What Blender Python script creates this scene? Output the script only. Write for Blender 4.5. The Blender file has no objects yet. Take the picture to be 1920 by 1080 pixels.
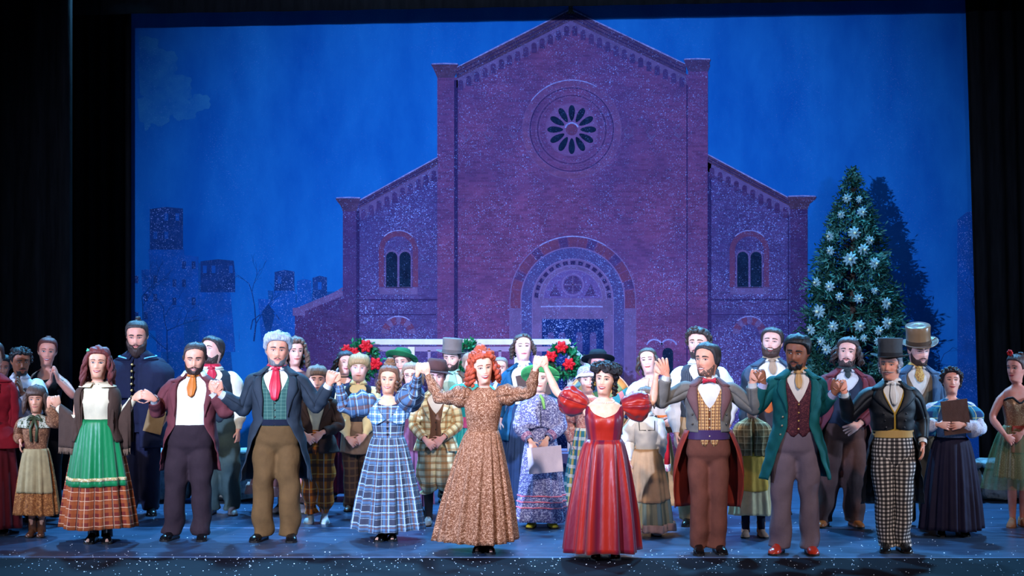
import bpy, math, random
import numpy as np
from mathutils import Vector, Matrix

scene = bpy.context.scene
COL = scene.collection
PI = math.pi
rng = np.random.default_rng(7)
random.seed(7)

# ------------------------------------------------------------------ camera
FPX = 3996.0            # focal length in pixels of the 1920 px wide frame
CAMY, CAMZ, HORIZ = -18.0, 2.86, 400.0
cam_d = bpy.data.cameras.new('camera')
cam = bpy.data.objects.new('camera', cam_d)
COL.objects.link(cam)
cam.location = (0, CAMY, CAMZ)
cam.rotation_euler = (PI / 2, 0, 0)
cam_d.sensor_width = 36.0
cam_d.lens = FPX / 1920 * 36.0
cam_d.shift_y = -(540 - HORIZ) / 1920
cam_d.clip_end = 200
scene.camera = cam

# ------------------------------------------------------------------ world, lights, exposure
w = bpy.data.worlds.new('world')
scene.world = w
w.use_nodes = True
w.node_tree.nodes['Background'].inputs[0].default_value = (0.10, 0.16, 0.42, 1)
w.node_tree.nodes['Background'].inputs[1].default_value = 0.05

def spot(name, loc, aim, color, power, angle, blend=0.4, radius=0.15):
    l = bpy.data.lights.new(name, 'SPOT')
    l.color = color; l.energy = power
    l.spot_size = math.radians(angle); l.spot_blend = blend
    l.shadow_soft_size = radius
    o = bpy.data.objects.new(name, l)
    COL.objects.link(o)
    o.location = loc
    d = Vector(aim) - Vector(loc)
    o.rotation_euler = d.to_track_quat('-Z', 'Y').to_euler()
    return o

# front-of-house key lights on the cast
spot('key_spot_left', (-6.0, -12.5, 10.0), (-1.5, 0.5, 1.35), (1.0, 0.90, 0.80), 6300, 28, 1.0, 0.25)
spot('key_spot_right', (6.0, -12.5, 10.0), (1.7, 0.5, 1.35), (1.0, 0.88, 0.80), 5500, 28, 1.0, 0.25)
# centre special, lavender white, reaches the second row
spot('centre_spot', (0.5, -13.0, 10.5), (0.35, 1.2, 1.5), (0.95, 0.90, 1.0), 4300, 15.5, 0.9, 0.25)
# blue wash on the painted drop, from the front left
spot('drop_spot_left', (-7.0, -14.0, 6.2), (0.5, 6.0, 1.7), (0.42, 0.60, 1.0), 28500, 33, 1.0, 0.12)
spot('drop_fill_right', (7.5, -14.0, 6.2), (1.4, 6.0, 2.9), (0.42, 0.58, 1.0), 4500, 26, 1.0, 0.3)  # added fill lamp, widened to brighten the right side of the drop
# overhead blue backlights
for i, x in enumerate((-4.2, -1.4, 1.4, 4.2)):
    spot('back_spot_%d' % i, (x, 4.6, 6.6), (x * 0.8, 1.6, 0.0), (0.13, 0.52, 1.0), 3600, 75, 0.8, 0.2)
# side booms
spot('boom_spot_left', (-8.0, 0.5, 2.3), (0, 0.6, 0.7), (0.45, 0.62, 1.0), 1000, 50, 0.7, 0.15)
spot('boom_spot_right', (8.0, 0.5, 2.3), (0, 0.6, 0.7), (0.40, 0.66, 1.0), 1100, 50, 0.7, 0.15)

vs = scene.view_settings
vs.view_transform = 'Standard'
vs.look = 'None'
vs.gamma = 1.0
vs.use_curve_mapping = False
vs.exposure = 0.0

# ------------------------------------------------------------------ pixel helpers
def PW(px, py, Y):
    d = Y - CAMY
    return ((px - 960) * d / FPX, Y, CAMZ - (py - HORIZ) * d / FPX)

def foot_Y(py):
    return CAMZ * FPX / (py - HORIZ) + CAMY

# ------------------------------------------------------------------ object helpers
def tag(o, label=None, cat=None, group=None, kind=None):
    if label: o['label'] = label
    if cat: o['category'] = cat
    if group: o['group'] = group
    if kind: o['kind'] = kind
    return o

def empty(name, loc=(0, 0, 0), rz=0.0, s=1.0, parent=None):
    o = bpy.data.objects.new(name, None)
    COL.objects.link(o)
    o.empty_display_size = 0.1
    o.location = loc; o.rotation_euler = (0, 0, rz); o.scale = (s, s, s)
    o.parent = parent
    return o

class MB:
    """collects grids, tubes and polygons; build() links ONE mesh object"""
    def __init__(s):
        s.V = []; s.F = []; s.UV = []; s.MI = []; s.n = 0
    def add(s, V, F, uv=None, mi=0):
        V = np.asarray(V, float).reshape(-1, 3)
        o = s.n
        s.V.append(V); s.n += len(V)
        if uv is None: uv = V[:, [0, 2]]
        s.UV.append(np.asarray(uv, float).reshape(-1, 2))
        for f in F:
            s.F.append(tuple(i + o for i in f)); s.MI.append(mi)
        return o
    def grid(s, P, uv=None, mi=0, wrap=False, flip=False):
        P = np.asarray(P, float)
        R, C = P.shape[:2]
        if uv is None:
            du = np.linalg.norm(np.diff(P, axis=1), axis=2).mean(0)
            dv = np.linalg.norm(np.diff(P, axis=0), axis=2).mean(1)
            U = np.concatenate([[0], np.cumsum(du)]); Vv = np.concatenate([[0], np.cumsum(dv)])
            uv = np.stack(np.broadcast_arrays(U[None, :], -Vv[:, None]), -1)
        F = []
        cc = C if wrap else C - 1
        for r in range(R - 1):
            for c in range(cc):
                a = r * C + c; b = r * C + (c + 1) % C; d = a + C; e = b + C
                F.append((a, d, e, b) if not flip else (a, b, e, d))
        return s.add(P.reshape(-1, 3), F, np.asarray(uv).reshape(-1, 2), mi)
    def tube(s, path, rad, n=6, mi=0, cap=True, e1=None):
        R = sweep(path, rad, n, e1)
        k = len(R)
        o = s.n
        F = []
        for r in range(k - 1):
            for c in range(n):
                a = r * n + c; b = r * n + (c + 1) % n
                F.append((a, b, b + n, a + n))
        if cap:
            F.append(tuple(range(n))[::-1]); F.append(tuple((k - 1) * n + c for c in range(n)))
        L = np.concatenate([[0], np.cumsum(np.linalg.norm(np.diff(np.asarray(path, float), axis=0), axis=1))])
        uv = np.stack(np.broadcast_arrays(np.arange(n)[None, :] / n * 0.2, L[:, None]), -1)
        s.add(R.reshape(-1, 3), F, uv, mi)
    def box(s, c, sz, mi=0, rot=None):
        c = np.asarray(c, float); h = np.asarray(sz, float) / 2
        V = np.array([[x, y, z] for x in (-1, 1) for y in (-1, 1) for z in (-1, 1)], float) * h
        if rot is not None: V = V @ np.asarray(rot).T
        F = [(0, 1, 3, 2), (4, 6, 7, 5), (0, 4, 5, 1), (2, 3, 7, 6), (0, 2, 6, 4), (1, 5, 7, 3)]
        s.add(V + c, F, None, mi)
    def ball(s, c, r, n=8, m=5, mi=0, sc=(1, 1, 1), R=None):
        a = np.linspace(0, 2 * PI, n, endpoint=False)
        V = [[0, 0, 1.0]]; 
        for k in range(1, m):
            t = PI * k / m
            for x in a: V.append([math.sin(t) * math.cos(x), math.sin(t) * math.sin(x), math.cos(t)])
        V.append([0, 0, -1.0])
        V = np.array(V) * r * np.asarray(sc)
        if R is not None: V = V @ np.asarray(R).T
        F = [(0, 1 + c_, 1 + (c_ + 1) % n) for c_ in range(n)]
        for k in range(m - 2):
            for c_ in range(n):
                A = 1 + k * n + c_; B = 1 + k * n + (c_ + 1) % n
                F.append((A, A + n, B + n, B))
        e = len(V) - 1; q = 1 + (m - 2) * n
        F += [(e, q + (c_ + 1) % n, q + c_) for c_ in range(n)]
        s.add(V + np.asarray(c, float), F, None, mi)
    def build(s, name, mats, parent=None, smooth=True, solid=0, fn=None):
        V = np.concatenate(s.V); 
        if fn is not None: V = fn(V)
        me = bpy.data.meshes.new(name)
        me.from_pydata(V.tolist(), [], s.F)
        if not isinstance(mats, (list, tuple)): mats = [mats]
        for m in mats: me.materials.append(m)
        me.polygons.foreach_set('material_index', np.array(s.MI, np.int32))
        if smooth: me.polygons.foreach_set('use_smooth', np.ones(len(s.F), bool))
        uvl = me.uv_layers.new(name='UVMap')
        UV = np.concatenate(s.UV)
        li = np.empty(len(me.loops), np.int32); me.loops.foreach_get('vertex_index', li)
        uvl.data.foreach_set('uv', UV[li].astype(np.float32).ravel())
        me.update()
        o = bpy.data.objects.new(name, me)
        COL.objects.link(o)
        o.parent = parent
        if solid:
            md = o.modifiers.new('thickness', 'SOLIDIFY'); md.thickness = abs(solid); md.offset = -1 if solid > 0 else 1
            md.use_even_offset = False
        return o

def sweep(path, rad, n, e1=None):
    P = np.asarray(path, float); k = len(P)
    rad = np.asarray(rad, float)
    if rad.ndim == 0: rad = np.full((k, 2), float(rad))
    elif rad.ndim == 1: rad = np.stack([rad, rad], 1)
    T = np.gradient(P, axis=0)
    T /= np.linalg.norm(T, axis=1)[:, None] + 1e-12
    if e1 is None:
        e1 = np.array([0, -1.0, 0]) if abs(T[0][1]) < 0.9 else np.array([1.0, 0, 0])
    e = np.asarray(e1, float)
    a = np.arange(n) / n * 2 * PI
    out = []
    for i in range(k):
        e = e - T[i] * e.dot(T[i]); e = e / (np.linalg.norm(e) + 1e-12)
        f = np.cross(T[i], e)
        out.append(P[i] + np.outer(np.cos(a) * rad[i, 0], e) + np.outer(np.sin(a) * rad[i, 1], f))
    return np.array(out)

def wob(P, freq, seed=0):
    """smooth pseudo noise -1..1 of an (...,3) array"""
    r = np.random.default_rng(seed + 11)
    P = np.asarray(P, float)
    s = np.zeros(P.shape[:-1])
    for k in range(5):
        d = r.normal(size=3); d /= np.linalg.norm(d)
        s += np.sin(P @ d * freq * (0.7 + 0.7 * r.random()) * 2 * PI + r.random() * 6.28)
    return s / 3.0

def sstep(a, b, x):
    t = np.clip((x - a) / (b - a), 0, 1)
    return t * t * (3 - 2 * t)

def rotm(axis, a):
    return np.array(Matrix.Rotation(a, 3, Vector(axis)))

def unit(v):
    v = np.asarray(v, float); return v / (np.linalg.norm(v) + 1e-12)

# ------------------------------------------------------------------ materials
def srgb(r, g, b):
    f = lambda c: ((c / 255) / 12.92) if c / 255 <= 0.04045 else (((c / 255) + 0.055) / 1.055) ** 2.4
    return (f(r), f(g), f(b), 1.0)

class NT:
    def __init__(s, name):
        s.m = bpy.data.materials.new(name); s.m.use_nodes = True
        s.t = s.m.node_tree; s.N = s.t.nodes; s.L = s.t.links
        s.bsdf = s.N['Principled BSDF']
    def put(s, sock, v):
        if hasattr(v, 'is_linked') or isinstance(v, bpy.types.NodeSocket): s.L.new(v, sock)
        else:
            if hasattr(sock.default_value, '__len__') and not hasattr(v, '__len__'): v = [v] * len(sock.default_value)
            sock.default_value = v
    def n(s, typ, outs=0, attrs=None, **ins):
        nd = s.N.new(typ)
        for k, v in (attrs or {}).items(): setattr(nd, k, v)
        for k, v in ins.items():
            key = int(k[1:]) if k[0] == 'i' and k[1:].isdigit() else k.replace('_', ' ')
            s.put(nd.inputs[key], v)
        return nd.outputs[outs]
    def math(s, op, a, b=None, c=None, clamp=False):
        nd = s.N.new('ShaderNodeMath'); nd.operation = op; nd.use_clamp = clamp
        for i, v in enumerate((a, b, c)):
            if v is not None: s.put(nd.inputs[i], v)
        return nd.outputs[0]
    def mix(s, fac, a, b, typ='MIX'):
        nd = s.N.new('ShaderNodeMix'); nd.data_type = 'RGBA'; nd.blend_type = typ
        s.put(nd.inputs[0], fac); s.put(nd.inputs[6], a); s.put(nd.inputs[7], b)
        return nd.outputs[2]
    def obj(s): return s.n('ShaderNodeTexCoord', outs='Object')
    def uv(s): return s.n('ShaderNodeTexCoord', outs='UV')
    def ramp(s, fac, p0, p1):
        nd = s.N.new('ShaderNodeMapRange'); nd.clamp = True
        s.put(nd.inputs[0], fac); nd.inputs[1].default_value = p0; nd.inputs[2].default_value = p1
        return nd.outputs[0]
    def noise(s, vec, scale, detail=3, rough=0.55):
        return s.n('ShaderNodeTexNoise', attrs={}, Vector=vec, Scale=scale, Detail=detail, Roughness=rough)
    def scalev(s, vec, sc):
        return s.n('ShaderNodeMapping', Vector=vec, Scale=sc)
    def fin(s, col, rough=0.8, bump=None, bs=0.2, bd=0.004, spec=0.3, metal=0.0, sheen=0.0, coat=0.0):
        s.put(s.bsdf.inputs['Base Color'], col)
        s.put(s.bsdf.inputs['Roughness'], rough)
        s.bsdf.inputs['Specular IOR Level'].default_value = spec
        s.bsdf.inputs['Metallic'].default_value = metal
        s.bsdf.inputs['Sheen Weight'].default_value = sheen
        s.bsdf.inputs['Coat Weight'].default_value = coat
        if bump is not None:
            b = s.n('ShaderNodeBump', Strength=bs, Distance=bd, Height=bump)
            s.L.new(b, s.bsdf.inputs['Normal'])
        return s.m

_mc = {}
def dk(c, k): return (c[0] * k, c[1] * k, c[2] * k, 1)

def fab(rgb, rough=0.85, var=0.22, scale=9, sheen=0.0, fine=260, name='cloth', spec=0.25, bs=0.25):
    key = ('fab', rgb, rough, var, scale, sheen, name)
    if key in _mc: return _mc[key]
    t = NT(name); c = srgb(*rgb)
    o = t.obj()
    n1 = t.noise(o, scale, 4); n2 = t.noise(o, fine, 1)
    f = t.math('ADD', t.math('MULTIPLY', n1, 0.7), t.math('MULTIPLY', n2, 0.3))
    col = t.mix(t.ramp(f, 0.32, 0.68), dk(c, 1 - var), dk(c, 1 + var))
    wr = t.noise(t.scalev(o, (1.6, 1.6, .8)), 6, 2, .5)
    hgt = t.math('ADD', t.math('MULTIPLY', wr, 6.0), n2)
    _mc[key] = t.fin(col, rough, hgt, .45, 0.006, spec, 0, sheen)
    return _mc[key]

def satin(rgb, rgb2, rough=0.30, name='satin', shot=0.0):
    """shot silk: colour turns at the viewing edge; shot paints in fold sheen as streaks"""
    key = ('satin', rgb, rgb2, rough)
    if key in _mc: return _mc[key]
    t = NT(name)
    lw = t.N.new('ShaderNodeLayerWeight'); lw.inputs[0].default_value = 0.45
    f = lw.outputs[1]
    if shot:
        w_ = t.noise(t.scalev(t.uv(), (6.5, .10, 1)), 1.7, 1)  # vertical streaks: sheen of the folds painted into the colour
        f = t.math('ADD', t.math('MULTIPLY', f, .55), t.math('MULTIPLY', t.ramp(w_, .46, .56), shot), clamp=True)
    col = t.mix(f, srgb(*rgb), srgb(*rgb2))
    n = t.noise(t.scalev(t.obj(), (1, 1, 0.25)), 14, 3)
    _mc[key] = t.fin(col, rough, n, 0.3, 0.02, 0.4, 0, 0.15)
    return _mc[key]

def plaid(base, stripes, rough=0.85, name='plaid_cloth', var=0.12):
    """stripes: (axis 0/1, period, width, offset, rgb, strength) in metres on the cloth's own UV"""
    key = ('plaid', base, tuple(stripes))
    if key in _mc: return _mc[key]
    t = NT(name)
    uv = t.uv()
    sp = t.N.new('ShaderNodeSeparateXYZ'); t.L.new(uv, sp.inputs[0])
    n1 = t.noise(t.obj(), 12, 3)
    c = srgb(*base)
    col = t.mix(n1, dk(c, 1 - var), dk(c, 1 + var))
    for ax, per, wd, off, rgb, st in stripes:
        f = t.math('FRACT', t.math('MULTIPLY_ADD', sp.outputs[ax], 1 / per, off))
        m = t.math('MULTIPLY', t.math('LESS_THAN', f, wd / per), st)
        col = t.mix(m, col, srgb(*rgb))
    _mc[key] = t.fin(col, rough, t.noise(t.scalev(t.obj(), (1.6, 1.6, .8)), 8, 5, .6), 0.4, 0.03, 0.25)
    return _mc[key]

def printed(base, spots, scale=60, name='printed_cloth', rough=0.8, fill=0.5):
    """small scattered print: spots = list of rgb"""
    key = ('print', base, tuple(spots), scale, fill)
    if key in _mc: return _mc[key]
    t = NT(name)
    uv = t.uv()
    uvw = t.n('ShaderNodeMapping', Vector=uv)
    col = t.mix(t.noise(t.obj(), 10, 3), dk(srgb(*base), 0.85), dk(srgb(*base), 1.15))
    for i, rgb in enumerate(spots):
        mp = t.n('ShaderNodeMapping', Vector=uv, Location=(i * 3.3, i * 1.7, 0))
        wv = t.noise(mp, scale * 0.8, 2)
        v = t.N.new('ShaderNodeTexVoronoi'); v.inputs['Scale'].default_value = scale * (1 + 0.35 * i)
        t.L.new(t.mix(0.06, mp, t.n('ShaderNodeTexNoise', outs=1, Vector=mp, Scale=scale)), v.inputs['Vector'])
        m = t.math('LESS_THAN', v.outputs['Distance'], fill * (0.9 if i == 0 else 0.55))
        m = t.math('MULTIPLY', m, t.math('GREATER_THAN', wv, 0.42))
        col = t.mix(m, col, srgb(*rgb))
    _mc[key] = t.fin(col, rough, t.noise(t.scalev(t.obj(), (1.6, 1.6, .8)), 8, 5, .6), 0.4, 0.03, 0.25)
    return _mc[key]

def plain(rgb, rough=0.5, spec=0.4, metal=0.0, name='surface', coat=0.0):
    key = ('plain', rgb, rough, metal, name)
    if key in _mc: return _mc[key]
    t = NT(name); c = srgb(*rgb)
    col = t.mix(t.noise(t.obj(), 30, 2), dk(c, 0.9), dk(c, 1.1))
    _mc[key] = t.fin(col, rough, None, spec=spec, metal=metal, coat=coat)
    return _mc[key]

def skinm(rgb):
    key = ('skin', rgb)
    if key in _mc: return _mc[key]
    t = NT('skin'); c = srgb(*rgb)
    n = t.noise(t.obj(), 22, 3)
    red = (c[0] * 1.02, c[1] * 0.80, c[2] * 0.76, 1)
    col = t.mix(t.ramp(n, 0.42, 0.72), c, red)
    m = t.fin(col, 0.48, t.noise(t.obj(), 400, 2), 0.08, 0.002, 0.35)
    t.bsdf.inputs['Subsurface Weight'].default_value = 0.12
    t.bsdf.inputs['Subsurface Radius'].default_value = (0.012, 0.004, 0.002)
    _mc[key] = m
    return m

def hairm(rgb, rough=0.5):
    key = ('hair', rgb)
    if key in _mc: return _mc[key]
    t = NT('hair'); c = srgb(*rgb)
    n = t.noise(t.scalev(t.uv(), (300, 14, 1)), 1.0, 3)
    col = t.mix(t.ramp(n, 0.35, 0.65), dk(c, 0.55), dk(c, 1.35))
    _mc[key] = t.fin(col, rough, n, 0.6, 0.006, 0.4)
    return _mc[key]

# ------------------------------------------------------------------ people
HH = 0.236; CHZ = 1.488
_T = [-.09, -.06, -.03, 0, .06, .15, .25, .35, .5, .6, .72, .82, .9, .96, .985]
_FR = [-.040, -.046, -.068, -.084, -.091, -.092, -.093, -.092, -.090, -.093, -.090, -.078, -.058, -.034, -.018]
_T2 = [-.09, -.06, .1, .2, .3, .45, .6, .75, .85, .93, .97, .985]
_BK = [.057, .057, .058, .064, .076, .092, .100, .098, .085, .060, .038, .025]
_T3 = [-.09, -.06, 0, .08, .2, .35, .5, .65, .78, .88, .95, .985]
_HW = [.055, .055, .057, .060, .066, .071, .075, .077, .074, .062, .042, .022]

def g2(x, z, cx, cz, sx, sz): return np.exp(-((x - cx) / sx) ** 2 - ((z - cz) / sz) ** 2)

TORSO_M = np.array([  # z, half width, front, back
    (1.515, .052, .040, .056), (1.50, .053, .042, .057), (1.465, .057, .046, .062), (1.445, .070, .052, .068), (1.425, .103, .058, .077),
    (1.405, .140, .066, .085), (1.38, .168, .080, .092), (1.34, .178, .096, .100), (1.28, .175, .112, .104),
    (1.20, .166, .116, .098), (1.10, .156, .110, .088), (1.02, .154, .108, .084), (.95, .164, .108, .094),
    (.88, .174, .104, .108), (.82, .174, .096, .106), (.60, .18, .10, .11), (0, .19, .11, .12)])
TORSO_F = np.array([
    (1.515, .042, .034, .050), (1.50, .042, .035, .051), (1.465, .045, .038, .055), (1.445, .056, .046, .060), (1.425, .092, .052, .069),
    (1.405, .125, .060, .077), (1.38, .150, .074, .084), (1.34, .158, .086, .092), (1.28, .155, .098, .094),
    (1.20, .143, .100, .086), (1.10, .125, .092, .076), (1.04, .122, .090, .076), (.95, .152, .098, .096),
    (.88, .174, .104, .114), (.82, .176, .098, .112), (.60, .18, .10, .12), (0, .19, .11, .12)])

class Person:
    count = 0
    def __init__(s, label, px, py, top, yaw=0, lean=0, leany=0, fem=False, girth=0.0, skin=(232, 176, 150), head=(0, 0, 0),
                 jaw=1.0, group=None, headx=0.0, Y=None, feet=None, hs=1.12):
        s.Y = foot_Y(py) if Y is None else Y
        s.px = FPX / (s.Y - CAMY)
        gx, _, gz = PW(px, py, s.Y)
        s.s = (PW(px, top, s.Y)[2]) / 1.765
        s.loc = np.array([gx, s.Y, 0.0])
        s.yaw = math.radians(yaw)
        s.root = empty('person', s.loc, s.yaw, s.s)
        tag(s.root, label, 'person', group)
        s.fem, s.girth, s.lean, s.leany, s.jaw = fem, girth, lean, leany, jaw
        s.hs = hs
        s.hy, s.hp, s.hr = [math.radians(a) for a in head]
        s.T = TORSO_F if fem else TORSO_M
        s.skin = skinm(skin); s.skin_rgb = skin
        s.seed = Person.count; Person.count += 1
        s.NC = 40
        s.sw = (.158 if fem else .182) * (1 + .35 * girth)
        s.arms = {}
        s.feet = feet or {-1: (-.10, 0, -12), 1: (.10, 0, 12)}
    # --- coordinates
    def loc_of(s, px, py, dy=0.0):
        p = (np.array(PW(px, py, s.Y + dy)) - s.loc)
        c, n = math.cos(-s.yaw), math.sin(-s.yaw)
        return np.array([p[0] * c - p[1] * n, p[0] * n + p[1] * c, p[2]]) / s.s
    def bend(s, P):
        P = np.array(P, float)
        k = np.clip((P[..., 2] - .15) / 1.35, 0, 1.2) ** 1.2
        P[..., 0] += s.lean * k; P[..., 1] += s.leany * k
        return P
    def torso(s, phi, z, off=0.0, bendit=True):
        phi, z, off = np.broadcast_arrays(np.asarray(phi, float), np.asarray(z, float), np.asarray(off, float))
        T = s.T[::-1]
        hw = np.interp(z, T[:, 0], T[:, 1]); f = np.interp(z, T[:, 0], T[:, 2]); b = np.interp(z, T[:, 0], T[:, 3])
        g = s.girth
        if g:
            k = np.exp(-((z - 1.05) / .26) ** 2)
            sh = np.exp(-((z - 1.38) / .2) ** 2)
            hw = hw * (1 + g * (k * 1.0 + .35 * sh)); f = f * (1 + g * (k * 2.0 + .3 * sh)); b = b * (1 + g * .6 * k + g * .3 * sh)
        hw = hw + off; f = f + off; b = b + off
        sn, cs = np.sin(phi), np.cos(phi)
        p = .84
        x = hw * np.sign(sn) * np.abs(sn) ** p
        y = np.where(cs > 0, -f, b) * np.abs(cs) ** p
        if s.fem:
            y = y - .026 * (cs > 0) * (g2(x, z, .072, 1.245, .055, .06) + g2(x, z, -.072, 1.245, .055, .06))
        P = np.stack([x, y, z], -1)
        return s.bend(P) if bendit else P
    # --- head
    def face_disp(s, x, zz):
        fe = s.fem
        ax = np.abs(x)
        d = np.zeros_like(x)
        br = np.interp(zz, [.066, .074, .084, .10, .122, .14], [0, .012, .025, .017, .007, 0])
        sg = np.interp(zz, [.066, .084, .122], [.015, .0125, .009])
        d += br * (.85 if fe else 1.05) * np.exp(-(x / sg) ** 2)
        d += .006 * g2(ax, zz, .013, .077, .007, .007)
        d -= .010 * g2(ax, zz, .032, .117, .017, .012)
        d += (.003 if fe else .006) * g2(ax, zz, .026, .137, .030, .008)
        d += .006 * g2(ax, zz, .043, .086, .018, .018)
        d += .005 * g2(x, zz, 0, .052, .024, .016)
        d -= .004 * g2(x, zz, 0, .050, .024, .003)
        d += (.004 if fe else .007) * g2(x, zz, 0, .014, .018, .012)
        return d
    def head_pt(s, th, t, off=0.0):
        """un-posed head coordinates relative to the chin; th = 0 front"""
        th, t, off = np.broadcast_arrays(np.asarray(th, float), np.asarray(t, float), np.asarray(off, float))
        hw = np.interp(t, _T3, _HW); f = np.interp(t, _T, _FR); b = np.interp(t, _T2, _BK)
        jw = 1 + (s.jaw - 1) * np.clip(1 - t / .6, 0, 1)
        hw = hw * jw * (1.0 if s.fem else 1.05) * (1 - (.13 if s.fem else .05) * np.clip(1 - np.abs(t - .04) / .40, 0, 1))
        pf = np.interp(t, [-.06, 0, .15, .5, .8], [1.0, 1.08, .98, .86, .92])
        top = t >= .985
        k = np.where(top, np.sqrt(np.clip((1 - t) / .015, 0, 1)), 1.0)
        hw = hw * k; yc = .012
        f = yc + (f - yc) * k; b = yc + (b - yc) * k
        sn, cs = np.sin(th), np.cos(th)
        p = np.where(cs > 0, pf, .9)
        x = hw * np.sign(sn) * np.abs(sn) ** p
        y = yc + np.where(cs > 0, f - yc, b - yc) * np.abs(cs) ** np.where(cs > 0, pf, .9)
        zz = t * HH
        d = s.face_disp(x, zz) * (cs > .02)
        ear = np.exp(-((y - .016) / .017) ** 4 - ((zz - .105) / .027) ** 4) * (np.abs(sn) > .5)
        x = x + np.sign(sn) * ear * .013
        # outward offset
        nx, ny, nz = x / (hw + 1e-3) ** 2 * .005, (y - yc) / .0095 * .005, np.clip((t - .55) / .45, 0, 1) ** 2
        l = np.sqrt(nx ** 2 + ny ** 2 + (nz * .07) ** 2) + 1e-9
        P = np.stack([x + off * nx / l, y - d + off * ny / l, zz + off * nz * .07 / l], -1)
        return P
    def surf_y(s, x, zz):
        t = zz / HH
        hw = np.interp(t, _T3, _HW) * (1 + (s.jaw - 1) * np.clip(1 - t / .6, 0, 1)) * (1.0 if s.fem else 1.05) * (1 - (.13 if s.fem else .05) * np.clip(1 - np.abs(t - .04) / .40, 0, 1))
        f = np.interp(t, _T, _FR); pf = np.interp(t, [-.06, 0, .15, .5, .8], [1.0, 1.08, .98, .86, .92])
        sn = np.clip(np.abs(x) / hw, 0, .999) ** (1 / pf)
        return .012 + (f - .012) * np.sqrt(1 - sn ** 2) ** pf - s.face_disp(x, zz)
    def HP(s, P, w=1.0):
        """head-local -> person-local (posed)"""
        P = np.array(P, float) * s.hs
        P[..., 2] += CHZ + (.008 if s.fem else 0)
        P[..., 1] -= .006
        return s.headrot(P, w)
    def headrot(s, P, w=1.0):
        piv = np.array([0, .018, 1.475])
        w = np.asarray(w, float)
        if w.ndim == 0:
            R = rotm((0, 0, 1), s.hy * w) @ rotm((0, 1, 0), s.hr * w) @ rotm((1, 0, 0), s.hp * w)
            return s.bend((P - piv) @ R.T + piv)
        out = np.array(P)
        for i, wi in enumerate(w):
            R = rotm((0, 0, 1), s.hy * wi) @ rotm((0, 1, 0), s.hr * wi) @ rotm((1, 0, 0), s.hp * wi)
            out[i] = (P[i] - piv) @ R.T + piv
        return s.bend(out)
    # --- arms
    def arm(s, sx, hand, u, n, curl=.5, pole=(0, .3, -1), thumb=.5, spread=.12, shrug=None):
        """hand: person-local knuckle position"""
        u = unit(u); n = np.asarray(n, float); n = unit(n - u * n.dot(u))
        wr = np.asarray(hand, float) - u * .085
        S = s.bend(np.array([sx * s.sw, .004, 1.362]))
        d = wr - S
        S = S + np.array([0, 0, .035 * max(0, unit(d)[2])])
        L1, L2 = .285, .255
        d = wr - S; D = np.linalg.norm(d)
        if D > (L1 + L2) * .985:
            k = D / ((L1 + L2) * .985); L1 *= k; L2 *= k
        a = (L1 ** 2 - L2 ** 2 + D ** 2) / (2 * D)
        h = math.sqrt(max(L1 ** 2 - a ** 2, 1e-6))
        du = d / D
        pl = np.asarray(pole, float) * np.array([sx, 1, 1]); pl = pl - du * pl.dot(du); pl = unit(pl)
        E = S + du * a + pl * h
        s.arms[sx] = dict(S=S, E=E, W=wr, u=u, n=n, curl=curl, thumb=thumb, spread=spread)
    def armpath(s, sx, t):
        A = s.arms[sx]
        def pt(q):
            q = np.asarray(q)[..., None]
            return np.where(q < 1, A['S'] + (A['E'] - A['S']) * q, A['E'] + (A['W'] - A['E']) * (q - 1))
        t = np.asarray(t, float)
        o = np.linspace(-.16, .16, 7)
        Q = np.mean([pt(t + k * np.clip(1 - np.abs(t - 1), 0.02, 1)) for k in o], 0)
        # shoulder: comes out of the torso sideways, then turns into the upper arm
        j = .38
        P0 = A['S'] + np.array([-sx * .060, 0, -.012]); P1 = A['S'] + np.array([sx * .004, 0, .0]); P2 = pt(np.array([j]))[0]
        k = np.clip((t + .3) / (j + .3), 0, 1)[..., None]
        B = P0 * (1 - k) ** 2 + P1 * 2 * k * (1 - k) + P2 * k ** 2
        return np.where((t < j)[..., None], B, Q)
    @staticmethod
    def arm_r(t, fem=False):
        return np.interp(t, [-.3, 0, .5, 1, 1.35, 1.8, 2], [.044, .056, .050, .042, .044, .031, .027]) * (.86 if fem else 1)
    def body(s, hands=True):
        NC = s.NC
        phi = np.arange(NC) / NC * 2 * PI
        zs = [.82, .88, .95, 1.02, 1.10, 1.20, 1.27, 1.31, 1.35, 1.388, 1.405, 1.425, 1.440, 1.452, 1.464]
        V = []; F = []
        rings = []
        def addring(P):
            o = len(V); V.extend(np.asarray(P).tolist()); ids = list(range(o, o + len(P))); return ids
        tor = [s.torso(phi, z, bendit=False) for z in zs]
        for P, z in zip(tor, zs):
            wgt = float(np.clip((z - 1.42) / .05, 0, 1))
            rings.append(addring(s.headrot(P, wgt)))
        ht = [-.075, -.045, -.02, 0, .03, .065, .10, .14, .175, .20, .225, .25, .28, .31, .34, .37, .40, .44, .48, .52, .56, .60, .65, .71, .77, .83, .88, .92, .955, .98, .993]
        th = phi - .42 * np.sin(phi)
        for t in ht:
            rings.append(addring(s.HP(s.head_pt(th, t))))
        pole = addring(s.HP(np.array([[0, .008, HH]])))[0]
        hole = {}
        r0, r1 = 6, 9        # ring indices of the arm hole (z 1.27 .. 1.388)
        cols = {1: (8, 12), -1: (28, 32)}
        skip = set()
        for sx, (c0, c1) in cols.items():
            if sx not in s.arms: continue
            for r in range(r0, r1):
                for c in range(c0, c1): skip.add((r, c))
            per = [rings[r0][c] for c in range(c0, c1)] + [rings[r][c1] for r in range(r0, r1)] + \
                  [rings[r1][c] for c in range(c1, c0, -1)] + [rings[r][c0] for r in range(r1, r0, -1)]
            hole[sx] = per
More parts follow.
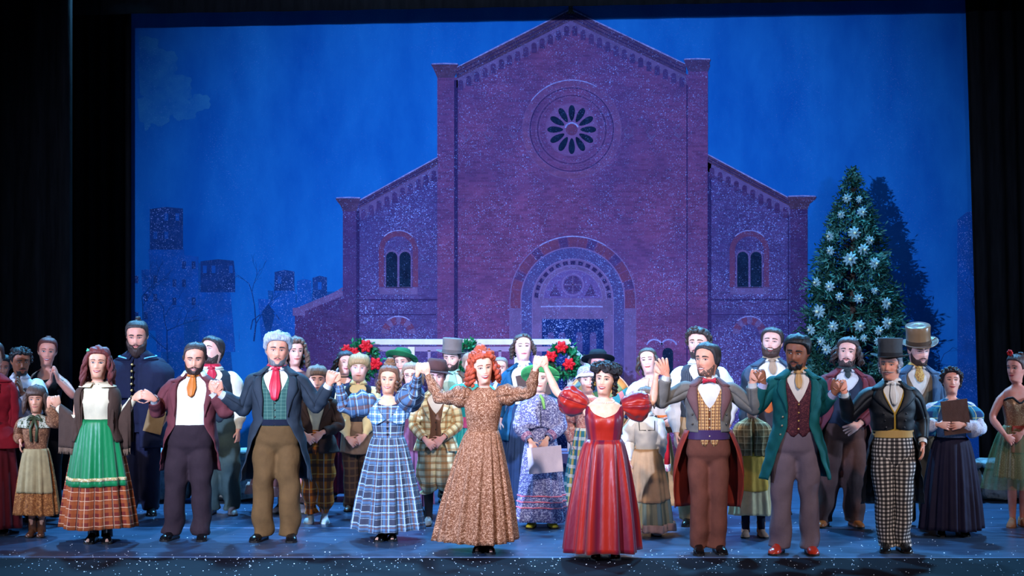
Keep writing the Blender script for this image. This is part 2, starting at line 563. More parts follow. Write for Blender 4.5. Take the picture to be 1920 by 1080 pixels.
        for r in range(len(rings) - 1):
            for c in range(NC):
                if (r, c) in skip: continue
                a, b = rings[r][c], rings[r][(c + 1) % NC]
                d, e = rings[r + 1][c], rings[r + 1][(c + 1) % NC]
                F.append((a, b, e, d))
        for c in range(NC): F.append((rings[-1][c], rings[-1][(c + 1) % NC], pole))
        def bridge(A, B):
            """A, B: index lists of the same length; rotates B to fit"""
            n = len(A); PA = np.array([V[i] for i in A]); PB = np.array([V[i] for i in B])
            PA = PA - PA.mean(0); PB = PB - PB.mean(0)
            best = min(range(n), key=lambda k: ((PA - np.roll(PB, -k, 0)) ** 2).sum())
            B = B[best:] + B[:best]
            for i in range(n):
                F.append((A[i], A[(i + 1) % n], B[(i + 1) % n], B[i]))
            return B
        def orient(A, axis):
            P = np.array([V[i] for i in A]); c = P.mean(0)
            nrm = sum(np.cross(P[i] - c, P[(i + 1) % len(P)] - c) for i in range(len(P)))
            return A if np.dot(nrm, axis) > 0 else A[::-1]
        for sx, per in hole.items():
            A = s.arms[sx]
            ts = np.array([.06, .2, .45, .7, .88, 1.0, 1.12, 1.35, 1.65, 1.88, 2.0])
            path = s.armpath(sx, ts)
            path[:, 2] -= .026 * np.clip(1 - ts / .6, 0, 1)
            cur = orient(per, A['E'] - A['S'])
            for R in sweep(path, s.arm_r(ts, s.fem), 14):
                cur = bridge(cur, addring(R))
            if hands: s._hand(V, F, addring, bridge, cur, A, sx)
            else: F.append(tuple(cur))
        # legs
        front, back = rings[0][0], rings[0][NC // 2]
        pf, pb = np.array(V[front]), np.array(V[back])
        cr = [addring([pf * (1 - k) + pb * k + np.array([0, 0, -.03 * math.sin(k * PI)])])[0] for k in (.25, .5, .75)]
        for sx in (1, -1):
            if sx == 1: loop = rings[0][0:NC // 2 + 1] + cr[::-1]
            else: loop = [rings[0][0]] + cr + rings[0][NC // 2:][:]
            if sx == -1: loop = rings[0][NC // 2:] + [rings[0][0]] + cr
            cur = orient(loop, np.array([0, 0, -1.0]))
            P = s.legpath(sx)
            for R in sweep(P[0], P[1], len(loop)):
                cur = bridge(cur, addring(R))
            F.append(tuple(cur))
        b = MB(); b.add(np.array(V), F)
        s.b = b.build('body', s.skin, s.root); fixn(s.b)
        return s
    def legpath(s, sx, hip=.76):
        fx, fy, fa = s.feet[sx]
        a = math.radians(fa)
        fw = np.array([math.sin(a), -math.cos(a), 0])
        ank = np.array([fx, fy + .03, .09])
        hipp = s.bend(np.array([sx * .088, 0, hip])); knee = s.bend(np.array([sx * .088 * .35 + fx * .65, fy * .5 - .012, .48]))
        k = [hipp, hipp * .5 + knee * .5, knee + (0, 0, .06), knee, knee * .6 + ank * .4, knee * .25 + ank * .75, ank, ank + fw * .03 + (0, 0, -.04), ank + fw * .10 + (0, 0, -.055), ank + fw * .16 + (0, 0, -.062)]
        r = [.070, .060, .050, .048, .049, .040, .033, .028, .022, .014]
        return np.array(k, float), np.array(r) * (1 + .4 * s.girth)
    def _hand(s, V, F, addring, bridge, wrist, A, sx):
        u, n = A['u'], A['n']; v = np.cross(n, u)
        k = .92 if s.fem else 1.0
        thumb_dir = np.cross(u, n) if sx > 0 else np.cross(n, u)
        tsgn = 1.0 if np.dot(thumb_dir, v) > 0 else -1.0
        def palm(c, hw, th):
            top = [(x, .9 - .25 * abs(x)) for x in (1, .5, 0, -.5, -1)]
            pts = [(1.12, -.35), (1.12, .35)] + top + [(-1.12, .35), (-1.12, -.35)] + [(x, -(.9 - .25 * abs(x))) for x in (-1, -.5, 0, .5, 1)]
            return np.array([c + v * (a * hw) + n * (b_ * th) for a, b_ in pts])
        W = A['W']
        R0 = addring(palm(W + u * .018 * k, .026 * k, .019 * k))
        R0 = bridge(wrist, R0)
        def ring(c, hw, th):
            return addring(palm(c, hw, th))
        # keep palm rings index aligned: find rotation of R0
        base = min(R0); rot = R0.index(base)
        R0 = R0[rot:] + R0[:rot]
        R1 = ring(W + u * .045 * k, .036 * k, .017 * k); R2 = ring(W + u * .088 * k, .040 * k, .013 * k)
        side = (0, 1) if tsgn > 0 else (7, 8)
        for A_, B_, isth in ((R0, R1, True), (R1, R2, False)):
            for i in range(14):
                j = (i + 1) % 14
                if isth and (i, j) == side: th_quad = (A_[i], A_[j], B_[j], B_[i]); continue
                F.append((A_[i], A_[j], B_[j], B_[i]))
        def digit(ids, dirv, L, curl, axis, taper=(.95, .88, .62)):
            P = np.array([V[i] for i in ids]); c = P.mean(0); off = P - c
            cur = ids; ang = 0; pos = c.copy()
            for q, (l, tp) in enumerate(zip((.44, .32, .24), taper)):
                ang += curl[q]
                R = rotm(axis, ang)
                pos = pos + R @ dirv * (L * l)
                o2 = off @ R.T * tp
                nxt = addring(pos + o2)
                m = len(cur)
                for i in range(m): F.append((cur[i], cur[(i + 1) % m], nxt[(i + 1) % m], nxt[i]))
                cur = nxt
            F.append(tuple(cur))
        # fingers: index is next to the thumb
        axis = -v   # rotating u about -v brings it towards -n
        t = np.cross(-v, u)
        if np.dot(rotm(axis, .3) @ u, n) > 0: axis = v
        c = A['curl']
        top = R2[2:7]; bot = R2[9:14][::-1]
        Ls = [.072, .080, .075, .060]
        if tsgn < 0: Ls = Ls[::-1]
        for i in range(4):
            ids = [top[i], top[i + 1], bot[i + 1], bot[i]]
            if i == 0: ids = [top[0], top[1], bot[1], bot[0], R2[0], R2[1]]
            if i == 3: ids = [top[3], top[4], R2[7], R2[8], bot[4], bot[3]]
            ids = ids[::-1] if False else ids
            sp = (1.5 - i) * A['spread']
            dv = unit(u + v * sp)
            digit(ids, dv, Ls[i] * k, (c * .75 + .03 * i, c * .95, c * .7), axis)
        dv = unit(u * .62 + v * tsgn * .70 - n * .28)
        digit(list(th_quad), dv, .068 * k, (A['thumb'] * -.2, .25, .25), np.cross(dv, u) if np.linalg.norm(np.cross(dv, u)) > .1 else n, (.8, .72, .5))
    # --- face parts
    def face(s, eye=(70, 50, 40), brow=None, lips=(190, 95, 90), smile=.5, mouth=0.0, makeup=True, squint=.30, look=0.0):
        brow = brow or (80, 55, 40)
        white = plain((205, 192, 186), .3, .5, name='eye_white'); iris = plain(eye, .2, .5, name='iris'); lash = plain((28, 18, 18), .6, name='lash')
        for sx in (-1, 1):
            b = MB()
            cx, cz = sx * .0315, .117
            ys = float(s.surf_y(np.array(cx), np.array(cz)))
            op = .0070 * (1 - squint)
            # almond: grid on the surface bulging out
            us = np.linspace(-1, 1, 9); vsn = np.linspace(-1, 1, 5)
            U, Vn = np.meshgrid(us, vsn)
            X = cx + U * .0145; Z = cz + Vn * op * np.sqrt(np.clip(1 - U ** 2, 0, 1)) + .001 * sx * U
            Y_ = s.surf_y(X, Z) - .0015 - .004 * np.clip(1 - U ** 2 - (Vn * .7) ** 2, 0, 1)
            b.grid(np.stack([X, Y_, Z], -1), mi=0)
            a = np.linspace(0, 2 * PI, 10, endpoint=False); ir = min(.0062, op * 1.0)
            ix = cx + look * .006
            D = np.stack([ix + np.cos(a) * .0062, np.full(10, 0), cz + np.sin(a) * ir], -1)
            D[:, 1] = s.surf_y(D[:, 0], D[:, 2]) - .0066
            b.add(D, [tuple(range(10))], None, 1)
            # lash line
            X = cx + us * .0165; Z0 = cz + op * np.sqrt(np.clip(1 - us ** 2, 0, 1)) + .0002 + .0018 * sx * us * (1 if makeup else 0)
            th = .0042 if makeup else .0026
            G = []
            for dz in (0, th):
                Z = Z0 + dz
                G.append(np.stack([X, s.surf_y(X, Z) - .0045, Z], -1))
            b.grid(np.array(G), mi=2)
            if makeup or squint > .5:
                G = []
                Z0 = cz - op * np.sqrt(np.clip(1 - us ** 2, 0, 1)) - .0002
                for dz in (0, -.0016):
                    Z = Z0 + dz; G.append(np.stack([X, s.surf_y(X, Z) - .0035, Z], -1))
                b.grid(np.array(G), mi=2)
            b.build('eye', [white, iris, lash], s.root, fn=lambda V: s.HP(V))
            b = MB(); us2 = np.linspace(-1, 1, 8)
            G = []
            tk = .0034 if s.fem else .0050
            for dz in (-1, 0, 1):
                X = cx + sx * .002 + us2 * .0205; Z = cz + .0205 + .0045 * (1 - us2 ** 2) - .002 * sx * us2 + dz * tk * (1.05 - .5 * (us2 * sx + 1) / 2)
                G.append(np.stack([X, s.surf_y(X, Z) - (.0045 if dz == 0 else .0015), Z], -1))
            b.grid(np.array(G))
            b.build('eyebrow', hairm(brow), s.root, fn=lambda V: s.HP(V))
        # mouth
        wd = .025 + .007 * smile; zc = .050
        us = np.linspace(-1, 1, 13)
        b = MB()
        crv = .009 * smile * us ** 2 * 1.0
        X = us * wd
        op = .0015 + mouth * .012
        up = zc + crv + op * .35 * (1 - us ** 2); lo = zc + crv - op * (1 - us ** 2)
        tk = .0062 if makeup else .0042
        bow = .0013 * np.cos(us * 6.0)
        def strip(zs, ys, mi):
            b.grid(np.array([np.stack([X, s.surf_y(X * 1.0, z) + y, z], -1) for z, y in zip(zs, ys)]), mi=mi)
        e = np.sqrt(np.clip(1 - us ** 2, 0, 1))
        strip([up + (tk + bow) * e * .9, up + tk * .5 * e, up - .0004], [-.001, -.0052, -.003], 0)
        strip([lo + .0004, lo - tk * .55 * e, lo - tk * 1.15 * e], [-.003, -.0058, -.001], 0)
        if mouth > .05:
            strip([up, up - (up - lo) * (.75 if mouth < .6 else .55)], [-.0024, -.0024], 1)
            strip([up - (up - lo) * (.75 if mouth < .6 else .55), lo], [-.0012, -.0012], 2)
        else:
            strip([up, lo], [-.003, -.003], 2)
        b.build('mouth', [plain(lips, .35, .5, name='lips'), plain((240, 232, 222), .25, .5, name='teeth'), plain((70, 18, 20), .5, name='mouth_inside')], s.root, fn=lambda V: s.HP(V))
        return s
    # --- hair
    def hair(s, rgb, style='short', thick=.014, front=.80, seed=0, lump=0.0, back=.10, side=.60, part=0.0, length=.25, n=34, rad=.012, wave=.012):
        m = hairm(rgb)
        b = MB()
        C, R = 64, 22
        th = np.linspace(-PI, PI, C + 1)
        at = np.abs(th)
        if side > .45:
            tl = np.interp(at, [0, .45, .80, 1.05, 1.22, 1.34, 1.46, 1.54, 1.72, 1.86, 2.1, 2.6, PI], [front, front - .01, front - .05, front - .13, .60, .42, .44, side, side, .42, .20, back, back])
        else:
            tl = np.interp(at, [0, .40, .80, 1.05, 1.25, 1.40, 1.75, 2.1, 2.6, PI], [front, front - .02, front - .07, front - .16, side + .12, side, min(side, .34), .18, back, back])
        ss = np.linspace(0, 1, R)
        TH, S = np.meshgrid(th, ss)
        t = 1 - (1 - tl[None, :]) * S ** .8
        off = thick * (np.clip(1.02 - S ** 6 * .85, .1, 1)) * np.ones_like(TH)
        off = off * (1 - .25 * np.exp(-((TH - part * 1.0) / .10) ** 2) * (S < .9) * (1 if part else 0))
        P = s.head_pt(TH, np.clip(t, -.06, .9999), 0)
        P = s.head_pt(TH, np.clip(t, -.06, .9999), off)
        # undo ear/nose bumps by keeping the shell above the skin; comb streaks
        st = wob(np.stack([TH * 5.5, S * .8, 0 * S], -1), 1.0, seed) * .0028 + wob(P, 26, seed + 3) * lump
        ctr = np.array([0, .012, .13])
        dirn = P - ctr; dirn /= np.linalg.norm(dirn, axis=2)[..., None]
        P = P + dirn * (st * (1 - .7 * S ** 5))[..., None]
        b.grid(P, mi=0)
        r = np.random.default_rng(seed + 100)
        if style in ('curly', 'ringlets', 'updo', 'long', 'bob', 'bun', 'afro'):
            pass
        if style == 'curly':            # lumps of curls over the whole scalp
            for i in range(n):
                a = r.uniform(-PI, PI); q = r.uniform(.05, 1.0) ** .7
                tlq = np.interp(a, th, tl); tt = 1 - (1 - tlq) * q
                c = s.head_pt(a, min(tt, .999), thick * .9)
                b.ball(c, rad * r.uniform(.7, 1.2), 6, 4, sc=r.uniform(.8, 1.25, 3))
        if style in ('long', 'ringlets', 'bob'):
            for i in range(n):
                a0 = r.uniform(.95, PI) * (1 if i % 2 else -1)
                if style == 'bob': a0 = r.uniform(.75, PI) * (1 if i % 2 else -1)
                tt = r.uniform(.45, .72)
                p0 = s.head_pt(a0, tt, thick * .8)
                L = length * r.uniform(.75, 1.05)
                q = np.linspace(0, 1, 12)
                outd = np.array([math.sin(a0), -math.cos(a0) * .7, 0])
                pts = p0[None] + outd[None] * (.018 * np.sin(q * PI * .8) + .012 * q)[:, None] + np.array([0, 0, -1.0])[None] * (L * q)[:, None]
                ph = r.uniform(0, 6.28)
                fq = 3.2 if style == 'ringlets' else 1.3
                if style == 'bob': wv = wave * .3
                else: wv = wave
                pts[:, 0] += wv * np.sin(q * fq * 6.28 + ph) * np.minimum(1, q * 3)
                pts[:, 1] += wv * np.cos(q * fq * 6.28 + ph) * np.minimum(1, q * 3)
                # hair stays outside the shoulders and in front or behind the body
                b.tube(pts, rad * np.interp(q, [0, .2, .8, 1], [.9, 1.1, 1.0, .35]), 6)
        if style == 'ringlets':
            for i in range(26):
                a = r.uniform(-PI, PI); q = r.uniform(.15, 1.0) ** .6
                tlq = np.interp(a, th, tl); tt = 1 - (1 - tlq) * q
                c = s.head_pt(a, min(tt, .999), thick)
                b.ball(c, rad * r.uniform(1.0, 1.5), 7, 5)
        s.hairo = b.build('hair', m, s.root, fn=lambda V: s.HP(V))
        return s
    def bun(s, rgb, z=.235, y=.05, r=.05, curls=0, seed=0, spread=.06, cr=.016):
        b = MB(); m = hairm(rgb); rr = np.random.default_rng(seed)
        if r: 
            for k in range(3):
                a = np.linspace(0, 2 * PI, 22)
                rad = r * (1 - .28 * k)
                path = np.stack([np.cos(a) * rad * .72, y + np.sin(a) * rad * .62, np.full(22, z + .018 * k) + .006 * np.sin(3 * a + k)], -1)
                b.tube(path, r * .42, 7, cap=False)
            b.ball((0, y, z + .02), r * .6, 8, 6)
        for i in range(curls):
            d = rr.normal(size=3); d[2] = abs(d[2]) * .6; d /= np.linalg.norm(d)
            c = np.array([0, y * .5, z - .03]) + d * spread * np.array([1.05, .9, .55])
            a = np.linspace(0, 1.6 * PI, 9); e1 = unit(np.cross(d, [.3, .2, 1])); e2 = np.cross(d, e1)
            path = c + np.outer(np.cos(a), e1) * cr + np.outer(np.sin(a), e2) * cr + np.outer(a * .0015, d)
            b.tube(path, cr * .55, 6)
        b.build('hair_bun', m, s.root, fn=lambda V: s.HP(V))
        return s
    def curls(s, rgb, spots, r=.014, length=.10, turns=3, seed=0):
        """ringlets: spots (angle, t) on the head"""
        m = hairm(rgb)
        for i, (a0, tt) in enumerate(spots):
            b = MB()
            p0 = s.head_pt(a0, tt, .012); q = np.linspace(0, 1, 26)
            an = q * turns * 2 * PI + i
            pts = p0 + np.stack([np.cos(an) * r * .7, np.sin(an) * r * .7, -length * q], -1)
            b.tube(pts, r * np.interp(q, [0, .15, .85, 1], [.6, .8, .75, .3]), 6)
            b.build('ringlet', m, s.root, fn=lambda V: s.HP(V))
        return s
    def beard(s, rgb, thick=.012, long=0.0, top=.19, cheek=.27, side=.50, seed=0, stache=True, width=1.45, chin_only=False):
        m = hairm(rgb); b = MB()
        if chin_only is False or chin_only:
            C, R = 44, 16
            th = np.linspace(-width, width, C); at = np.abs(th)
            tt = np.interp(at, [0, .16, .34, .75, 1.1, 1.45], [top - .035, top - .03, top + .06, cheek, cheek + .10, side])
            S = np.linspace(0, 1, R)[:, None]
            t = tt[None] + (-.075 - tt[None]) * S
            e = np.minimum(np.minimum(1, S * 5 + .15), np.minimum(1, (1 - S) * 4 + .1)) * np.minimum(1, (width - at[None]) * 3 + .1)
            P = s.head_pt(th[None] + 0 * S, t, thick * e)
            P = P + (wob(P, 60, seed) * .003 * e)[..., None] * np.array([.6, -.8, .2])
            dn = np.clip((.10 - t) / .16, 0, 1) * np.exp(-(th[None] / .9) ** 2)
            P[..., 2] -= long * dn; P[..., 1] -= long * .12 * dn
            b.grid(P)
        s_ = s
        bo = b.build('beard', m, s.root, fn=lambda V: s.HP(V))
        if stache: s.moustache(rgb)
        return s
    def moustache(s, rgb, w=.034, drop=.010, r=.0075, up=0.0):
        b = MB(); m = hairm(rgb)
        for sx in (-1, 1):
            q = np.linspace(0, 1, 8)
            X = sx * (.002 + w * q); Z = .063 - drop * q ** 1.6 + up * np.clip(q - .6, 0, 1) * 2
            Yv = s.surf_y(X, Z) - .004
            b.tube(np.stack([X, Yv, Z], -1), np.stack([r * np.interp(q, [0, .3, 1], [.7, 1, .25]), r * .6 * np.interp(q, [0, .3, 1], [.7, 1, .25])], 1), 7)
        b.build('moustache', m, s.root, fn=lambda V: s.HP(V))
        return s

# ------------------------------------------------------------------ clothing (methods of Person)
def fixn(o):
    import bmesh
    bm = bmesh.new(); bm.from_mesh(o.data)
    bmesh.ops.recalc_face_normals(bm, faces=bm.faces)
    bm.to_mesh(o.data); bm.free()

def sleeve(s, b, sx, ease=.014, t0=-.28, t1=1.95, prof=None, seed=0, wr=.004, n=16, mi=0, gather=0.0, droop=0.0, rows=34):
    t = np.linspace(t0, t1, rows)
    tc = t
    path = s.armpath(sx, tc)
    r = s.arm_r(tc, s.fem) * (1 + .3 * s.girth)
    e = ease * np.interp(t, [-.28, 0], [.5, 1]) if prof is None else np.interp(t, [p[0] for p in prof], [p[1] for p in prof])
    R = sweep(path, r + e, n)
    C = path[:, None]
    w_ = wob(np.stack([np.broadcast_to(t[:, None] * .9, R.shape[:2]), np.broadcast_to(np.arange(n)[None] * .05, R.shape[:2]), R[..., 2] * .5], -1), 3.0, seed + s.seed)
    bendk = np.exp(-((t - 1) / .3) ** 2)[:, None] + .45
    R = C + (R - C) * (1 + (w_ * wr * bendk / .05))[..., None]
    if gather or droop:
        kk = np.sin(np.clip((t - t0) / (t1 - t0), 0, 1) * PI)[:, None]
        an = np.arange(n) / n * 2 * PI
        gk = gather * (.35 + .65 * np.abs(2 * np.clip((t - t0) / (t1 - t0), 0, 1) - 1))[:, None] * np.sin(an * 11 + 1.2 * np.sin(an * 3))[None]
        R = C + (R - C) * (1 + gk * (kk > 0.02))[..., None]
        low = np.clip(-(R - C)[..., 2] / .1, 0, 1) ** 1.6
        R[..., 2] -= droop * kk * low
    R = np.concatenate([R, R[:, :1]], 1)
    L = np.concatenate([[0], np.cumsum(np.linalg.norm(np.diff(path, axis=0), axis=1))])
    uv = np.stack(np.broadcast_arrays(np.arange(n + 1)[None] / n * .30, -L[:, None]), -1)
    b.grid(R, uv=uv, mi=mi)

def torso_grid(s, b, zs, off, ph0=0.0, C=48, mi=0, wr=.0, seed=0, hem=None):
    """zs top to bottom; ph0: opening half angle per row; off per row"""
    zs = np.asarray(zs, float)
    ph0 = np.broadcast_to(np.asarray(ph0, float), zs.shape); off = np.broadcast_to(np.asarray(off, float), zs.shape)
    q = np.linspace(0, 1, C + 1)
    phi = ph0[:, None] + (2 * PI - 2 * ph0[:, None]) * q[None]
    Z = zs[:, None] + 0 * phi
    if hem is not None:
        k = np.linspace(0, 1, len(zs))[:, None] ** 2
        Z = Z + k * hem(phi)
    P = s.torso(phi, Z, off[:, None])
    if wr:
        w_ = wob(P * np.array([1, 1, 1.6]), 7, seed + s.seed)
        n_ = np.stack([np.sin(phi), -np.cos(phi), 0 * phi], -1)
        P = P + n_ * (w_ * wr)[..., None]
    uv = np.stack(np.broadcast_arrays(phi * .15, Z), -1)
    b.grid(P, uv=uv, mi=mi)
    return P

def P_shirt(s, mat, z1=.99, sleeves=True, ease=.012, off=.006, t1=1.98, name='shirt', zt=1.44, prof=None, wr=.004, collar=True):
    b = MB()
    torso_grid(s, b, np.linspace(zt, z1, 26), off, 0, wr=.002)
    if sleeves:
        for sx in s.arms: sleeve(s, b, sx, ease, t1=t1, prof=prof, wr=wr)
    o = b.build(name, mat, s.root)
    if collar: P_collar(s, mat, parent=o)
    return o

def P_collar(s, mat, z0=1.435, z1=1.49, off=.008, ph=.30, name='collar', parent=None, flare=.006):
    b = MB(); q = np.linspace(0, 1, 5)
    zs = z0 + (z1 - z0) * q
    C = 36; phi0 = np.linspace(.0, 1, C + 1)
    rows = []
    for k, z in zip(q, zs):
        p0 = ph * (.5 + .5 * k)
        phi = p0 + (2 * PI - 2 * p0) * phi0
        rows.append(s.torso(phi, z, off + flare * k + .004))
    top = rows[-1].copy()
    for k in (1, 2):   # turned-down leaf
        p0 = ph * 1.1
        phi = p0 + (2 * PI - 2 * p0) * phi0
        rows.append(s.torso(phi, z1 - .022 * k, off + flare + .006 + .007 * k))
    b.grid(np.array(rows))
    return b.build(name, mat, parent or s.root, solid=.003)

def vline(pts, z):
    a = np.array(sorted(pts)); return np.interp(z, a[:, 0], a[:, 1])

def P_vest(s, mat, ztop=1.40, vz=1.20, z1=1.00, off=.014, buttons=4, bcol=(60, 50, 45), name='waistcoat', point=.045, open0=.42, back=True, lapel=None, bx=0.0):
    b = MB()
    zs = np.concatenate([np.linspace(1.43, vz, 16), np.linspace(vz - .012, z1, 12)])
    ph = np.interp(zs, [vz - .012, vz, 1.36, 1.43], [.0, .02, open0, open0 + .25])
    torso_grid(s, b, zs, off, ph, hem=lambda p: -point * (np.exp(-((np.minimum(p, 2 * PI - p) - .18) / .16) ** 2)))
    o = b.build(name, mat, s.root, solid=.004)
    bm_ = plain(bcol, .35, .5, metal=.3, name='button')
    for z in np.linspace(vz - .03, z1 + .02, buttons):
        c = s.torso(0.0, z, off + .003) + np.array([bx, 0, 0])
        bb = MB(); bb.ball(c, .0075, 8, 4, sc=(1, .5, 1)); bb.build('button', bm_, o)
    return o

def P_coat(s, mat, zhem=.62, front=((1.44, .62), (1.36, .52), (1.15, .42), (1.02, .50), (.9, .9), (.62, 1.5)), off=.026, flare=.05, sl=True,
           lap=None, lapz=(1.40, 1.14), lapw=.36, lmat=None, ease=.014, t1=1.9, name='coat', collar=True, buttons=(), bcol=(150, 140, 120), cuffs=None, wr=.009, prof=None, rows=46, tails=0.0, cutz=None):
    b = MB()
    zs = np.linspace(1.44, zhem, rows)
    ph = vline(front, zs)
    o_ = off + np.where(zs < 1.02, flare * (1.02 - zs) / (1.02 - zhem + 1e-6), 0)
    o_ = np.where(zs > 1.36, off * .75, o_)
    P = torso_grid(s, b, zs, o_, ph, C=72, wr=wr * .6, seed=5)
    # skirt folds
    if sl:
        for sx in s.arms: sleeve(s, b, sx, ease, t1=t1, wr=wr, prof=prof, seed=3)
    if zhem < .9:
        V = b.V[0].reshape(len(zs), -1, 3)
        k = np.clip((1.0 - zs) / .4, 0, 1)[:, None]
        q = np.linspace(0, 1, V.shape[1])[None]
        fold = .012 * k * np.sin(q * 2 * PI * 6 + s.seed)
        d = V[..., :2] - np.array([0, 0])
        d = d / (np.linalg.norm(d, axis=2)[..., None] + 1e-6)
        V[..., :2] += d * fold[..., None]
        b.V[0] = V.reshape(-1, 3)
    co = b.build(name, mat, s.root, solid=.006)
    lm = lmat or mat
    if lap is None or lap:
        for sx in (-1, 1):
            bl = MB()
            zz = np.linspace(lapz[0], lapz[1], 14); q = np.linspace(0, 1, 14)
            ph0 = vline(front, zz)
            wd = lapw * np.interp(q, [0, .28, .34, .36, 1], [.75, .95, 1.25, 1.05, .03])
            G = []
            for f in np.linspace(-.03, 1, 6):
                a = sx * (ph0 + wd * f)
                G.append(s.torso(a, zz - .02 * f * (1 - q), off + .009 + .008 * math.sin(f * PI) - (.004 if f == 1 else 0)))
            bl.grid(np.array(G), flip=sx > 0)
            bl.build('lapel', lm, co, solid=.004)
    if collar:
        bc = MB(); C = 36; rows_ = []
        p0 = vline(front, 1.42)
        for k, (z, of) in enumerate(((1.425, off + .004), (1.455, off * .8 + .006), (1.475, off * .8 + .008), (1.462, off * .9 + .018), (1.425, off + .022), (1.40, off + .020))):
            pp = p0 * (.85 if k < 3 else 1.0)
            phi = pp + (2 * PI - 2 * pp) * np.linspace(0, 1, C + 1)
            rows_.append(s.torso(phi, z, of))
        bc.grid(np.array(rows_))
        bc.build('coat_collar', lm, co, solid=.004)
    bmt = plain(bcol, .35, .5, metal=.5, name='button')
    for (a, z) in buttons:
        bb = MB(); c = s.torso(a, z, off + .010); bb.ball(c, .010, 8, 4, sc=(1, .6, 1)); bb.build('button', bmt, co)
    if cuffs:
        for sx in s.arms:
            bb = MB(); sleeve(s, bb, sx, .009, t0=1.80, t1=2.06, n=14, rows=5, wr=.0)
            bb.build('shirt_cuff', cuffs, co)
    return co

def P_trousers(s, mat, waist=1.06, thigh=.100, knee=.086, hem=.084, bottom=.045, off=.012, baggy=0.006, name='trousers', hemflare=0):
    b = MB()
    pld = mat.name.startswith('plaid')
    zt = np.linspace(waist, .73, 20)
    torso_grid(s, b, zt, np.interp(zt, [.73, .77, .83], [-.07, -.02, off] if not pld else [-.03, .004, off]), 0, wr=.002)
    g = 1 + .55 * s.girth
    for sx in (-1, 1):
        P, _ = s.legpath(sx, .86)
        hip, kn, an = P[0], P[3], P[6]
        q = np.linspace(0, 1, 40)
        path = np.where(q[:, None] < .5, hip + (kn - hip) * q[:, None] * 2, kn + (an - kn) * (q[:, None] - .5) * 2)
        end = an.copy(); end[2] = bottom
        path = np.where(q[:, None] < .5, path, kn + (end - kn) * (q[:, None] - .5) * 2)
        r = np.interp(q, [0, .12, .25, .5, 1], [thigh * (.78 if not pld else .95) * g, thigh * (.93 if not pld else 1) * g, thigh * g, knee * (1 + .3 * s.girth), hem])
        R = sweep(path, r, 24)
        ph = np.arange(24) / 24 * 2 * PI
        wv = wob(np.stack([np.broadcast_to(q[:, None] * 1.3, R.shape[:2]), np.sin(ph)[None] * .12 + 0 * q[:, None], np.cos(ph)[None] * .12 + sx + 0 * q[:, None]], -1), 3.2, s.seed)
        amp = 1.15 * baggy * (.5 + 1.8 * np.exp(-((q - 1) / .16) ** 2) + .5 * np.exp(-((q - .5) / .1) ** 2))
        R = path[:, None] + (R - path[:, None]) * (1 + wv * amp[:, None] / .08)[..., None]
        R = np.concatenate([R, R[:, :1]], 1)
        uv = np.stack(np.broadcast_arrays(np.arange(25)[None] / 24 * .55, path[:, 2][:, None]), -1)
        b.grid(R, uv=uv)
        m_ = 25; o0 = b.n - 40 * m_
        b.F.append(tuple(range(o0, o0 + 24))); b.MI.append(0); b.F.append(tuple(range(b.n - m_, b.n - 1))); b.MI.append(0)
    b.F.append(tuple(range(0, 48))); b.MI.append(0); b.F.append(tuple(range(49 * 19, 49 * 19 + 48))); b.MI.append(0)
    o = b.build(name, mat, s.root)
    if not mat.name.startswith('plaid'):
        if True:
            m0 = o.modifiers.new('weld', 'WELD'); m0.merge_threshold = .0005
            m1 = o.modifiers.new('join', 'REMESH'); m1.mode = 'VOXEL'; m1.voxel_size = .014; m1.use_smooth_shade = True
            m2 = o.modifiers.new('soft', 'SMOOTH'); m2.factor = .5; m2.iterations = 2
    return o

def P_shoes(s, mat, sole=(25, 20, 18), heel=.022, L=.27, boot=0.0, name='shoe', w=.048):
    sm = plain(sole, .6, name='shoe_sole')
    for sx in (-1, 1):
        fx, fy, fa = s.feet[sx]; a = math.radians(fa)
        b = MB(); n = 15
        q = np.linspace(0, 1, n)           # heel to toe
        yy = .075 - L * q
        hw = w * np.interp(q, [0, .06, .2, .45, .7, .88, .97, 1], [.35, .62, .78, .80, 1.0, .92, .6, .15])
        ht = np.interp(q, [0, .1, .3, .42, .6, .85, .97, 1], [.085, .10, .105, .095, .07, .052, .034, .016])
        rows = []
        for k in range(n):
            c = np.linspace(-1, 1, 11)
            X = hw[k] * np.sign(c) * np.abs(np.sin(c * PI / 2)) ** .8; Z = .012 + (ht[k] - .012) * np.cos(c * PI / 2) ** .7
            rows.append(np.stack([X, np.full(11, yy[k]), Z], -1))
        b.grid(np.array(rows))
        if boot:
            R = sweep(np.array([[0, .01, .05], [0, .004, .06 + boot * .5], [0, .002, .06 + boot]]), np.array([[.046, .054], [.046, .050], [.056, .056]]), 14)
            b.grid(np.concatenate([R, R[:, :1]], 1))
        ca, sa = math.cos(a), math.sin(a)
        def place(V):
            V = V.copy(); x, y = V[:, 0].copy(), V[:, 1].copy()
            V[:, 0] = fx + x * ca - y * sa; V[:, 1] = fy + .03 + x * sa + y * ca; return V
        o = b.build(name, mat, s.root, fn=place)
        bs = MB()
        for zb, zt, q0, q1 in ((0, .016, 0, 1),) + (((0, heel, 0, .28),) if heel > .016 else ()):
            sel = (q >= q0) & (q <= q1)
            O = np.concatenate([np.stack([hw[sel] * 1.06, yy[sel]], 1), np.stack([-hw[sel] * 1.06, yy[sel]], 1)[::-1]])
            m = len(O)
            V = np.concatenate([np.c_[O, np.full(m, zb)], np.c_[O, np.full(m, zt)]])
            bs.add(V, [tuple(range(m))[::-1], tuple(range(m, 2 * m))] + [(i, (i + 1) % m, m + (i + 1) % m, m + i) for i in range(m)])
        bs.build('sole', sm, o, smooth=False, fn=place)

